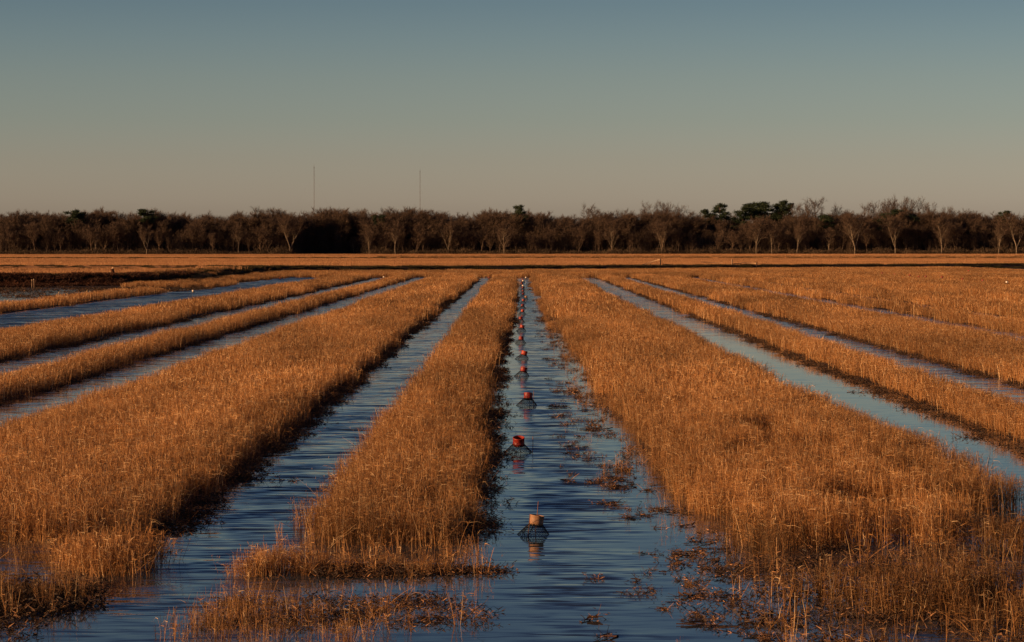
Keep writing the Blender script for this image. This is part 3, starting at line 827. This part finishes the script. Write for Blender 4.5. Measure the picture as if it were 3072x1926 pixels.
link('rail', box_tube([(.05, 0, .20), (1.3, .1, .26)], .05, M['wood_dark'], 'rail'), root)
link('rail', box_tube([(1.2, .1, .36), (3.3, .3, .27)], .04, M['pale'], 'rail'), root)
link('rail', box_tube([(-4.2, .1, .45), (-2.6, .1, .38), (-1.2, .1, .32)], .03, M['wood'], 'rail'), root)
# leaning riser pipe on the near levee
Yp = 197.6; x = (340 - CX) / F * Yp; zg = hz(x, Yp)
root = empty('leaning_pipe', (x, Yp, zg)); root.rotation_euler = (0, R(-14), R(0)); tag(root, 'short rusty riser pipe leaning on the near levee at left with a pale side', 'pipe')
V, Fq = lathe([(.155, -.15), (.16, .1), (.15, .46), (.165, .47), (.165, .52), (.14, .52), (.135, -.1)], 24)
link('barrel', mesh_np('barrel', V, Fq, M['pipe'], None, True), root)
link('cover_plate', box_tube([(.02, -.02, .50), (.16, -.05, .60)], [.10, .075], M['pale'], 'cover_plate'), root)
link('side_plate', box_tube([(-.15, -.05, .0), (-.155, -.05, .2), (-.15, -.05, .4)], [.05, .075, .05], M['pale'], 'side_plate'), root)
Yp = 186.5; x = (98 - CX) / F * Yp; zg = max(hz(x, Yp), .1)
root = empty('marker_frame', (x, Yp, .35)); tag(root, 'small worn two legged frame with pale caps on the dark levee at far left', 'frame')
for sx, hh in ((-.07, .24), (.07, .29)):
    link('leg', Solid().tube([(sx * 1.4, 0, -.6), (sx, 0, hh)], .028, 6).mesh('leg', M['wood']), root)
    link('cap', Solid().tube([(sx, 0, hh - .02), (sx, 0, hh + .05)], .042, 8).mesh('cap', M['pale']), root)
link('crossbar', box_tube([(-.1, 0, .27), (.13, 0, .3)], .02, M['wood_dark'], 'crossbar'), root)

# ------------------------------------------------------------------ lattice masts
def mast(px, ytop, Y, label, dx):
    X = (px - CX) / F * Y; h = H + (CY - ytop) * Y / F
    root = empty('radio_mast', (X, Y, 0)); tag(root, label, 'mast', 'radio masts beyond the woods')
    s_ = Solid(); r = .42
    c = [np.array([r * math.cos(a), r * math.sin(a), 0]) for a in (0.3, 2.394, 4.489)]
    up = np.array([0, 0, 1.0])
    for q in c: s_.tube([q, q + up * h], .05, 4)
    n = int(h / 1.0)
    for i in range(n):
        for j in range(3):
            a, b_ = c[j] + up * i, c[(j + 1) % 3] + up * (i + 1)
            s_.tube([a, b_], .022, 3, False)
            if i % 2 == 0: s_.tube([c[j] + up * i, c[(j + 1) % 3] + up * i], .022, 3, False)
    link('lattice', s_.mesh('lattice', M['steel'], False), root)
    link('antenna', Solid().tube([(0, 0, h - 1), (0, 0, h + 3.5)], [.10, .05], 6).mesh('antenna', M['steel']), root)
    g_ = Solid()
    for hh in (.45, .92):
        for j in range(3):
            a = .3 + j * 2.094 + .5; e = np.array([math.cos(a) * h * .55, math.sin(a) * h * .55, 0])
            g_.tube([np.array([0, 0, h * hh]), e], .012, 3, False)
    link('guy_wires', g_.mesh('guy_wires', M['steel'], False), root)
    o = link('beacon', Solid().tube([(0, 0, h - .4), (0, 0, h + .5)], .28, 8).mesh('beacon', M['wood_dark']), root)
mast(943, 502, 2500, 'left one of the two thin radio masts above the woods', 0)
mast(1260.5, 514, 2600, 'right one of the two thin radio masts above the woods, with a fainter tip', 0)

# ------------------------------------------------------------------ trees
def rot_dir(d, ang, az):
    d = d / np.linalg.norm(d)
    ref = np.array([0, 0, 1.0]) if abs(d[2]) < .9 else np.array([1.0, 0, 0])
    u = np.cross(d, ref); u /= np.linalg.norm(u); v = np.cross(d, u)
    s_ = u * math.cos(az) + v * math.sin(az)
    return d * math.cos(ang) + s_ * math.sin(ang)
def bare_tree(h=16., spread=.6, first=.3, limbs=7, seed=0, tw=1.0, fork=False, dens=1.0):
    rr = random.Random(seed)
    S_ = Solid(); twP, twD, twL, twW = [], [], [], []
    def branch(p, d, L, r, depth):
        n = 5; pts_ = [np.array(p, float)]; dd = np.array(d, float)
        for i in range(n):
            dd = dd + np.array([rr.gauss(0, .10), rr.gauss(0, .10), .05 + rr.gauss(0, .05)]); dd /= np.linalg.norm(dd)
            pts_.append(pts_[-1] + dd * L / n)
        if depth <= 2: S_.tube(pts_, [r * (1 - .62 * i / n) for i in range(n + 1)], 5 if depth else 7, False)
        else:
            twP.append(p); twD.append(pts_[-1] - pts_[0]); twL.append(L); twW.append(max(.05, r * 1.6))
        if depth == 0:
            nb = limbs
            for k in range(nb):
                t = first + (1 - first) * (k + rr.random() * .6) / nb
                i = min(n - 1, int(t * n)); q = pts_[i] + (pts_[i + 1] - pts_[i]) * (t * n - i)
                ang = spread * (1.25 - .65 * t) * rr.uniform(.7, 1.2)
                branch(q, rot_dir(dd * .4 + np.array([0, 0, .6]), ang, k * 2.4 + rr.uniform(-.4, .4)), (h * .46) * (1.0 - .5 * t) * rr.uniform(.8, 1.15), r * (.50 - .25 * t), 1)
        elif depth in (1, 2):
            nb = 5 if depth == 1 else 5
            for k in range(nb):
                t = .25 + .75 * (k + rr.random()) / nb; t = min(t, .99)
                i = min(n - 1, int(t * n)); q = pts_[i] + (pts_[i + 1] - pts_[i]) * (t * n - i)
                branch(q, rot_dir(dd, rr.uniform(.35, .85), rr.uniform(0, 6.28)), L * rr.uniform(.38, .6), r * (.55 - .25 * t), depth + 1)
        elif depth == 3:
            nb = int(9 * dens)
            e = pts_[-1]
            for k in range(nb):
                t = rr.random(); q = pts_[0] + (pts_[-1] - pts_[0]) * t
                d2 = rot_dir(dd, rr.uniform(.25, .9), rr.uniform(0, 6.28)) + np.array([0, 0, .15])
                twP.append(q); twD.append(d2); twL.append(rr.uniform(.6, 1.5)); twW.append(rr.uniform(.04, .075) * tw)
    r0 = h * .0125
    if fork:
        S_.tube([(0, 0, -.5), (0, 0, h * .12), (.05, 0, h * .2)], [r0 * 1.4, r0 * 1.15, r0], 7, False)
        for a in (0.2, 2.2, 4.0)[: 2 + rr.randint(0, 1)]:
            branch((.02, 0, h * .17), (math.cos(a) * .42, math.sin(a) * .42, 1), h * .66, r0 * .75, 0)
    else:
        branch((0, 0, -.4), (rr.gauss(0, .04), rr.gauss(0, .04), 1), h * .78, r0, 0)
    rb = Rib(); n = len(twP)
    rb.add(np.array(twP), np.array(twD), np.array(twL), np.array(twW), None, 1, np.clip(rng.normal(.5, .25, n), 0, 1), .8)
    return S_.mesh('trunk', M['bark']), rb.mesh('crown', M['twig'])
def pine_tree(h=20., seed=0, low=.55):
    rr = random.Random(seed); S_ = Solid(); rb = Rib()
    top = np.array([rr.gauss(0, .4), 0, h * .96])
    S_.tube([(0, 0, -.5), (0, 0, h * .4), tuple(top)], [h * .016, h * .012, h * .004], 7, False)
    for k in range(24):
        t = low + (1 - low) * (k + rr.random()) / 24
        L = h * .20 * (1.25 - t) / .6 * rr.uniform(.5, 1.15) + .5
        az = rr.uniform(0, 6.28); c0 = np.array([0, 0, h * t * .97]); tip = c0 + np.array([math.cos(az) * L, math.sin(az) * L, rr.uniform(.0, .25) * L])
        S_.tube([c0, (c0 + tip) / 2 + np.array([0, 0, -.1]), tip], [.09, .06, .03], 4, False)
        for q in range(4):
            cc_ = c0 + (tip - c0) * rr.uniform(.45, 1.05); m_ = 75; rad = rr.uniform(.55, 1.05)
            P = cc_ + rng.normal(0, 1, (m_, 3)) * np.array([rad * .6, rad * .6, rad * .38])
            D = rng.normal(0, 1, (m_, 3)) + np.array([0, 0, .6])
            rb.add(P, D, rng.uniform(.3, .6, m_), rng.uniform(.10, .2, m_), None, 1, np.clip(rng.normal(.45, .3, m_), 0, 1), .5)
    return S_.mesh('trunk', M['barkp']), rb.mesh('crown', M['needle'])
BARE = [bare_tree(16, .50, .22, 14, 1), bare_tree(16, .42, .28, 13, 2), bare_tree(16, .60, .18, 14, 3), bare_tree(16, .38, .25, 13, 4), bare_tree(16, .55, .20, 15, 5),
        bare_tree(16, .50, .22, 8, 6, fork=True), bare_tree(16, .55, .25, 8, 7, fork=True), bare_tree(16, .60, .30, 12, 8), bare_tree(16, .40, .35, 12, 9), bare_tree(16, .55, .15, 16, 10)]
OPEN = [bare_tree(20, .80, .45, 8, 21, .8, dens=1.1), bare_tree(20, .95, .5, 9, 22, .8, dens=1.1), bare_tree(20, .6, .4, 6, 23, .8, fork=True, dens=1.1)]
PINE = [pine_tree(20, 31), pine_tree(20, 32, .62), pine_tree(20, 33, .5), pine_tree(20, 34, .7)]

def place_tree(kind, px, ytop, Y, label, group, v=None, wide=1.0, name='bare_tree', cat='tree', base=.05, plain=False):
    lib, h0 = {'bare': (BARE, 16.), 'open': (OPEN, 20.), 'pine': (PINE, 20.)}[kind]
    v = random.randrange(len(lib)) if v is None else v % len(lib)
    X = (px - CX) / F * Y; h = H + (CY - ytop) * Y / F - base
    tr, cr = lib[v]
    ztop = float(np.percentile([v_.co.z for v_ in cr.vertices], 98.5)) if 'ztop' not in cr else cr['ztop']; cr['ztop'] = ztop
    if kind != 'bare': h *= 1.03 if kind == 'pine' else 1.04
    if kind == 'pine': wide *= 1.2
    s_ = h / ztop
    root = empty(name, (X, Y, base)); root.rotation_euler = (0, 0, random.uniform(0, 6.28)); root.scale = (s_ * wide, s_ * wide, s_)
    tag(root, label, cat, group)
    t_ = link('trunk', tr, root); link('crown', cr, root)
    if plain: t_.material_slots[0].link = 'OBJECT'; t_.material_slots[0].material = M['bark_dark']
    return root
prof_x = [0, 150, 300, 500, 650, 800, 900, 1000, 1090, 1130, 1190, 1300, 1500, 1650, 1800, 1900, 2000, 2200, 2400, 2600, 2750, 2850, 3072]
prof_y = [652, 648, 646, 651, 650, 640, 648, 640, 648, 652, 640, 645, 646, 648, 646, 646, 640, 650, 652, 640, 638, 642, 645]
def top_at(px): return float(np.interp(px, prof_x, prof_y)) + (10 if px > 1640 else 5) + (float(fbm(px * .011, 3.0, 301)) - .5) * 20
def edge_Y(px): return float(np.interp(px, [-100, 500, 870, 900, 1085, 1110, 3200], [918, 926, 936, 962, 968, 944, 952]))
# landmark trees
HERO = [ # kind, px, ytop, dY, variant, wide, label
 ('bare', 440, 676, -6, 5, 1.0, 'bare tree with a pale forked trunk near the right of the small round pine'),
 ('bare', 870, 650, -4, 6, 1.1, 'bare spreading tree with several pale stems left of the first mast'),
 ('bare', 1187, 660, -6, 1, 1.1, 'russet bare tree with a bright pale trunk right of the dark gap in the woods'),
 ('bare', 1108, 690, -8, 3, .8, 'slender bare tree standing in the dark gap between the masts'),
 ('bare', 1062, 712, -9, 3, .8, 'small bushy bare tree low in the dark gap between the masts'),
 ('open', 1089, 632, 40, 0, .8, 'bare tree with an open tip rising just left of the second mast'),
 ('open', 1191, 630, 40, 1, 1.1, 'bare tree with an open domed crown between the two masts'),
 ('bare', 1345, 665, -3, 6, .9, 'bare tree with a pale vee shaped fork right of the second mast'),
 ('bare', 1512, 664, -6, 2, 1.1, 'broad bare tree with a fan of pale limbs below the lone centre pine'),
 ('bare', 1836, 660, -4, 0, .9, 'bare tree with a thin pale trunk below the flat topped open crown'),
 ('open', 1816, 620, 30, 1, 1.25, 'tall bare tree with a wide flat topped open crown right of centre'),
 ('open', 1866, 634, 34, 0, .8, 'smaller open bare tree just right of the flat topped open crown'),
 ('open', 1975, 612, 30, 2, 1.0, 'tall bare tree with twin open peaks left of the group of pines'),
 ('open', 2061, 620, 32, 1, 1.25, 'wide airy bare crown immediately left of the group of pines'),
 ('bare', 1985, 668, -5, 5, 1.0, 'pale limbed bare tree standing low under the twin peaked crown'),
 ('bare', 2268, 655, -6, 1, 1.0, 'bare tree with the whitest trunk below the widest pine crown'),
 ('bare', 2315, 660, -6, 3, .8, 'bare tree with a straight white trunk right of the whitest trunk'),
 ('open', 2438, 601, 26, 0, 1.15, 'tall open bare crown just right of the rightmost sharp pine'),
 ('open', 2398, 616, 22, 2, .8, 'narrower open bare tree between the sharp pine and the tallest crown beside it'),
 ('bare', 2390, 660, -6, 3, .85, 'bare tree with a bright trunk curving right below the tall open crown'),
 ('bare', 2564, 640, -6, 6, 1.2, 'bare tree with a low pale fork spreading like a hand right of the dark conifer'),
 ('bare', 2685, 645, -6, 5, 1.1, 'bare tree with a cluster of short white stems below the highest crown'),
 ('open', 2685, 599, 26, 1, 1.0, 'highest open bare crown at right with rounded top'),
 ('open', 2725, 600, 28, 2, 1.0, 'fan shaped bare crown just right of the highest crown'),
 ('open', 2782, 614, 26, 0, .9, 'reddish bare crown at the right end of the highest group'),
 ('open', 2650, 612, 24, 2, .8, 'open bare tree at the left end of the highest group'),
 ('open', 2600, 616, 26, 0, .8, 'open bare tree with a narrow tip left of the highest group'),
 ('open', 2540, 622, 26, 1, 1.1, 'wide airy bare tree right of the tallest crown beside the sharp pine'),
 ('bare', 2822, 645, -6, 1, 1.1, 'bare tree with a bright branching trunk right of the highest group'),
 ('bare', 2995, 655, -6, 3, .9, 'bare tree with a leaning white trunk near the right edge'),
 ('bare', 3048, 640, -6, 6, 1.0, 'bare tree with pale upright stems at the right edge of the frame'),
 ('open', 2845, 626, 24, 0, .7, 'small pointed open crown near the right edge'),
 ('bare', 285, 690, -4, 3, .7, 'bare tree with a very thin straight pale stem in the left woods'),
]
for kind, px, yt, dY, v, wd, lab in HERO:
    place_tree(kind, px, yt, edge_Y(px) + dY, lab, None, v, wd, plain=(kind == 'open'))
PN = [(216, 641, 10, 0, 1.2, 'broad dark pine above the woods at far left'), (235, 636, 12, 1, .9, 'small pine tip beside the broad pine at far left'),
      (440, 633, 10, 3, 1.0, 'small round dark pine above the left woods'), (1559, 622, 12, 0, .75, 'lone dark pine above the woods at the centre'),
      (2160, 618, 28, 0, .9, 'round headed tall pine, second from the left of the pine group'), (2122, 634, 26, 2, .9, 'lower dark pine at the left end of the pine group'),
      (2228, 626, 26, 2, .9, 'dark pine left of the widest pine crown'), (2285, 613, 30, 0, 1.45, 'widest flat headed pine crown in the group'), (2262, 618, 34, 3, 1.2, 'pine merging into the left side of the widest pine crown'),
      (2356, 609, 28, 1, .8, 'sharp tall pine with layered branches right of the widest crown'), (2338, 618, 30, 2, .8, 'ragged pine leaning against the sharp tall pine'),
      (2475, 650, 12, 0, 1.2, 'dark evergreen low under the tall open bare crown'), (2678, 634, 14, 2, 1.3, 'dark evergreen inside the highest group of bare crowns'),
      (2730, 650, 14, 0, 1.5, 'broad dark evergreen under the fan shaped bare crown'), (1135, 650, 10, 2, 1.0, 'dark evergreen in the dip left of the second mast'),
      (3010, 638, 20, 3, .8, 'small dark pine near the right edge')]
for px, yt, dY, v, wd, lab in PN:
    place_tree('pine', px, yt, edge_Y(px) + dY, lab, None, v, wd, 'pine_tree')
SEC = [(-60, 340, 'plain bare tree in the treeline left of the small round pine'), (340, 940, 'plain bare tree in the treeline between the small round pine and the first mast'),
       (940, 1260, 'plain bare tree in the treeline between the two masts'), (1260, 1700, 'plain bare tree in the treeline around the lone centre pine'),
       (1700, 2120, 'plain bare tree in the treeline just left of the pine group'), (2120, 2500, 'plain bare tree in the treeline below the pine group'),
       (2500, 3140, 'plain bare tree in the treeline right of the pine group')]
for x0, x1, lab in SEC:
    grp = 'plain bare trees, ' + lab.split('treeline ')[1]
    for row, (dY, sp, jit) in enumerate(((0, 25, 18), (9, 27, 18))):
        px = x0 + sp * random.uniform(.2, .8)
        while px < x1:
            gap = 905 < px < 1085 or 2075 < px < 2140
            d_ = dY + (random.uniform(6, 16) if gap else random.uniform(-3, 5))
            place_tree('bare', px, top_at(px) + (random.uniform(12, 60) if row == 0 else random.uniform(-3, 26)), edge_Y(px) + d_, lab, grp, random.choice((0, 1, 2, 3, 4, 7, 8, 9, 0, 1, 3, 8, random.choice((5, 6)))), random.uniform(.8, 1.35), plain=random.random() < .94)
            px += sp + random.uniform(-jit, jit) * .6

# the depth of the woods behind the first rows
def joined(tr, cr, name):
    V1 = np.array([v.co for v in tr.vertices]); V2 = np.array([v.co for v in cr.vertices])
    F1 = np.array([p_.vertices[:] for p_ in tr.polygons]); F2 = np.array([p_.vertices[:] for p_ in cr.polygons]) + len(V1)
    t2 = np.zeros(len(cr.vertices), np.float32); cr.attributes['tint'].data.foreach_get('value', t2)
    return mesh_np(name, np.concatenate([V1, V2]), np.concatenate([F1, F2]), M['twig'], np.concatenate([np.full(len(V1), .75), t2]))
TU['wood'] = [joined(*BARE[i], 'wood_tree') for i in (0, 1, 2, 4, 7, 8)]
def brush_patch(h, n, wid):
    r = Rib()
    P = np.stack([rng.normal(0, 1.3, n), rng.normal(0, 1.0, n), np.abs(rng.normal(0, h * .4, n))], 1)
    D = rng.normal(0, .6, (n, 3)) + np.array([0, 0, 1.0])
    r.add(P, D, rng.uniform(.4, 1.1, n) * h * .4, wid * rng.uniform(.6, 1.5, n), None, 1, None, .7)
    return r.mesh('brush', M['brush'])
def shrub_patch(n=300):
    r = Rib(); b_ = rng.integers(0, 5, n); bx = rng.normal(0, .9, 5); by = rng.normal(0, .7, 5)
    z = rng.uniform(.2, 7.5, n)
    P = np.stack([bx[b_] + rng.normal(0, .35, n) * (.4 + z / 6), by[b_] + rng.normal(0, .35, n) * (.4 + z / 6), z], 1)
    D = rng.normal(0, .45, (n, 3)) + np.array([0, 0, 1.0])
    r.add(P, D, rng.uniform(.5, 1.5, n), rng.uniform(.04, .09, n), None, 1, None, .7)
    k = 5; r.add(np.stack([bx, by, 0 * bx - .3], 1), np.tile([0, 0, 1.0], (k, 1)) + rng.normal(0, .05, (k, 3)), 7.0, .16, None, 2, np.full(k, .8), .7)
    return r.mesh('shrub', M['twig'])
TU['shrub'] = [shrub_patch() for _ in range(6)]
TU['brush'] = [brush_patch(2.2, 300, .10) for _ in range(5)]
n = 900
px = rng.uniform(-80, 3150, n); dY = 11 + 85 * rng.random(n) ** 1.4
Y = np.array([edge_Y(p_) for p_ in px]) + dY; X = (px - CX) / F * Y
yt = np.array([top_at(p_) for p_ in px]) + rng.uniform(-4, 26, n)
hh = (H + (CY - yt) * Y / F) / 15.0
scatter('woodland', TU, 'deep brown leafless woods filling the depth behind the treeline', 'woods',
        [('wood', np.stack([X, Y, 0 * X], 1), np.stack([0 * X, 0 * X, rng.uniform(0, 6.28, n)], 1), np.stack([hh * 1.15, hh * 1.15, hh], 1), np.ones(n))])
n = 2600
px = rng.uniform(-80, 3150, n); dY = -4 + 60 * rng.random(n) ** 1.6
Y = np.array([edge_Y(p_) for p_ in px]) + dY; X = (px - CX) / F * Y
hs_ = .25 + 1.1 * fbm(px * .02, px * 0, 231) * rng.uniform(.5, 1.3, n) + np.clip(dY, 0, 60) / 60 * 4.2
n2 = 3400
px2 = rng.uniform(-80, 3150, n2); Y2_ = np.array([edge_Y(p_) for p_ in px2]) + rng.uniform(2, 46, n2); X2_ = (px2 - CX) / F * Y2_
scatter('saplings', TU, 'brown leafless saplings and shrubs filling the front of the woods', 'shrubs',
        [('shrub', np.stack([X2_, Y2_, 0 * X2_], 1), np.stack([0 * X2_, 0 * X2_, rng.uniform(0, 6.28, n2)], 1), np.stack([1 + 0 * X2_, 1 + 0 * X2_, rng.uniform(.5, 1.25, n2)], 1), rng.uniform(.6, 1.3, n2))])
scatter('undergrowth', TU, 'dark tangled undergrowth along the foot of the woods', 'undergrowth',
        [('brush', np.stack([X, Y, 0 * X], 1), np.stack([0 * X, 0 * X, rng.uniform(0, 6.28, n)], 1), np.stack([1.2 + 0 * X, 1.2 + 0 * X, hs_], 1), rng.uniform(.6, 1.6, n))])
# bushes sticking up from the low ridge
for px, py, hgt, lab in ((159, 797, .9, 'small dark bush on the low green ridge at far left'), (1449, 800, .75, 'small dark weed clump on the low ridge left of the rippled channel end'),
                         (1286, 799, .8, 'dark rounded weed clump on the low ridge below the second mast')):
    x, y = at(px, py, .5)
    s0 = brush_patch(.8, 170, .05)
    root = empty('ridge_bush', (x, y, .3)); tag(root, lab, 'bush'); root.scale = (.28, .28, hgt * .9)
    st = Solid().tube([(0, 0, -.3), (.05, 0, .5)], [.06, .03], 6).mesh('stem', M['barkp']); link('stem', st, root)
    s0.materials.clear(); s0.materials.append(M['needle']); link('foliage', s0, root)

# ------------------------------------------------------------------ sky, sun, camera
SUN_AZ = R(204); SUN_EL = R(12.5)
w = bpy.data.worlds.new('World'); sc.world = w; w.use_nodes = True
nt = w.node_tree; nt.nodes.clear()
out = nt.nodes.new('ShaderNodeOutputWorld'); bg = nt.nodes.new('ShaderNodeBackground')
sky = nt.nodes.new('ShaderNodeTexSky'); sky.sky_type = 'NISHITA'; sky.sun_disc = False
sky.sun_elevation = SUN_EL
sx, sy = math.cos(SUN_AZ), math.sin(SUN_AZ)
sky.sun_rotation = math.atan2(sx, sy) % (2 * math.pi)
sky.air_density = 1.0; sky.dust_density = 1.0; sky.ozone_density = 1.0; sky.altitude = 0
bg.inputs['Strength'].default_value = .09 * 1.45 / 1.28
SKYMIX = True
tc = nt.nodes.new('ShaderNodeTexCoord'); sp = nt.nodes.new('ShaderNodeSeparateXYZ')
nt.links.new(tc.outputs['Generated'], sp.inputs[0])
mr = nt.nodes.new('ShaderNodeMapRange'); mr.inputs['From Min'].default_value = 0; mr.inputs['From Max'].default_value = .5
nt.links.new(sp.outputs['Z'], mr.inputs['Value'])
# the air near the horizon is dusty and warm, clearing upwards
def tn(z, c): return (z / .5, tuple(v / 1.45 for v in c))
TINT = ramp(nt, mr.outputs[0], [tn(0.0, (1.10, 1.0, 1.36)), tn(.019, (1.06, .985, 1.30)), tn(.0357, (.91, .86, 1.08)), tn(.0522, (.77, .785, .95)), tn(.0688, (.69, .725, .86)),
    tn(.0853, (.585, .655, .80)), tn(.0998, (.495, .58, .73)), tn(.16, (.37, .47, .66)), tn(.28, (.16, .24, .46)), tn(.5, (.13, .20, .40))])
SKYT = TINT.node
mul = mixc(nt, 1.0, sky.outputs[0], TINT, 'MULTIPLY')
nt.links.new(mul, bg.inputs['Color']); nt.links.new(bg.outputs[0], out.inputs[0])

sd = bpy.data.lights.new('sun', 'SUN'); sd.energy = 5.0; sd.angle = R(.5); sd.color = (1.0, .59, .29)
so = bpy.data.objects.new('sun', sd); COL.objects.link(so)
sv = Vector((sx * math.cos(SUN_EL), sy * math.cos(SUN_EL), math.sin(SUN_EL)))
so.rotation_euler = sv.to_track_quat('Z', 'Y').to_euler(); so.location = (-20, -20, 30)

cd = bpy.data.cameras.new('camera'); cd.sensor_width = 36; cd.lens = F * 36 / 3072; cd.clip_start = .5; cd.clip_end = 8000
co = bpy.data.objects.new('camera', cd); COL.objects.link(co); sc.camera = co
co.location = (0, 0, H)
co.rotation_euler = (R(90) - math.atan((963 - CY) / F), 0, math.atan((CX - 1536) / F))
sc.view_settings.view_transform = 'Standard'; sc.view_settings.look = 'None'; sc.view_settings.exposure = .35; sc.view_settings.gamma = 1
sc.render.resolution_x = 1024; sc.render.resolution_y = 642
sc.cycles.max_bounces = 6; sc.cycles.transparent_max_bounces = 4
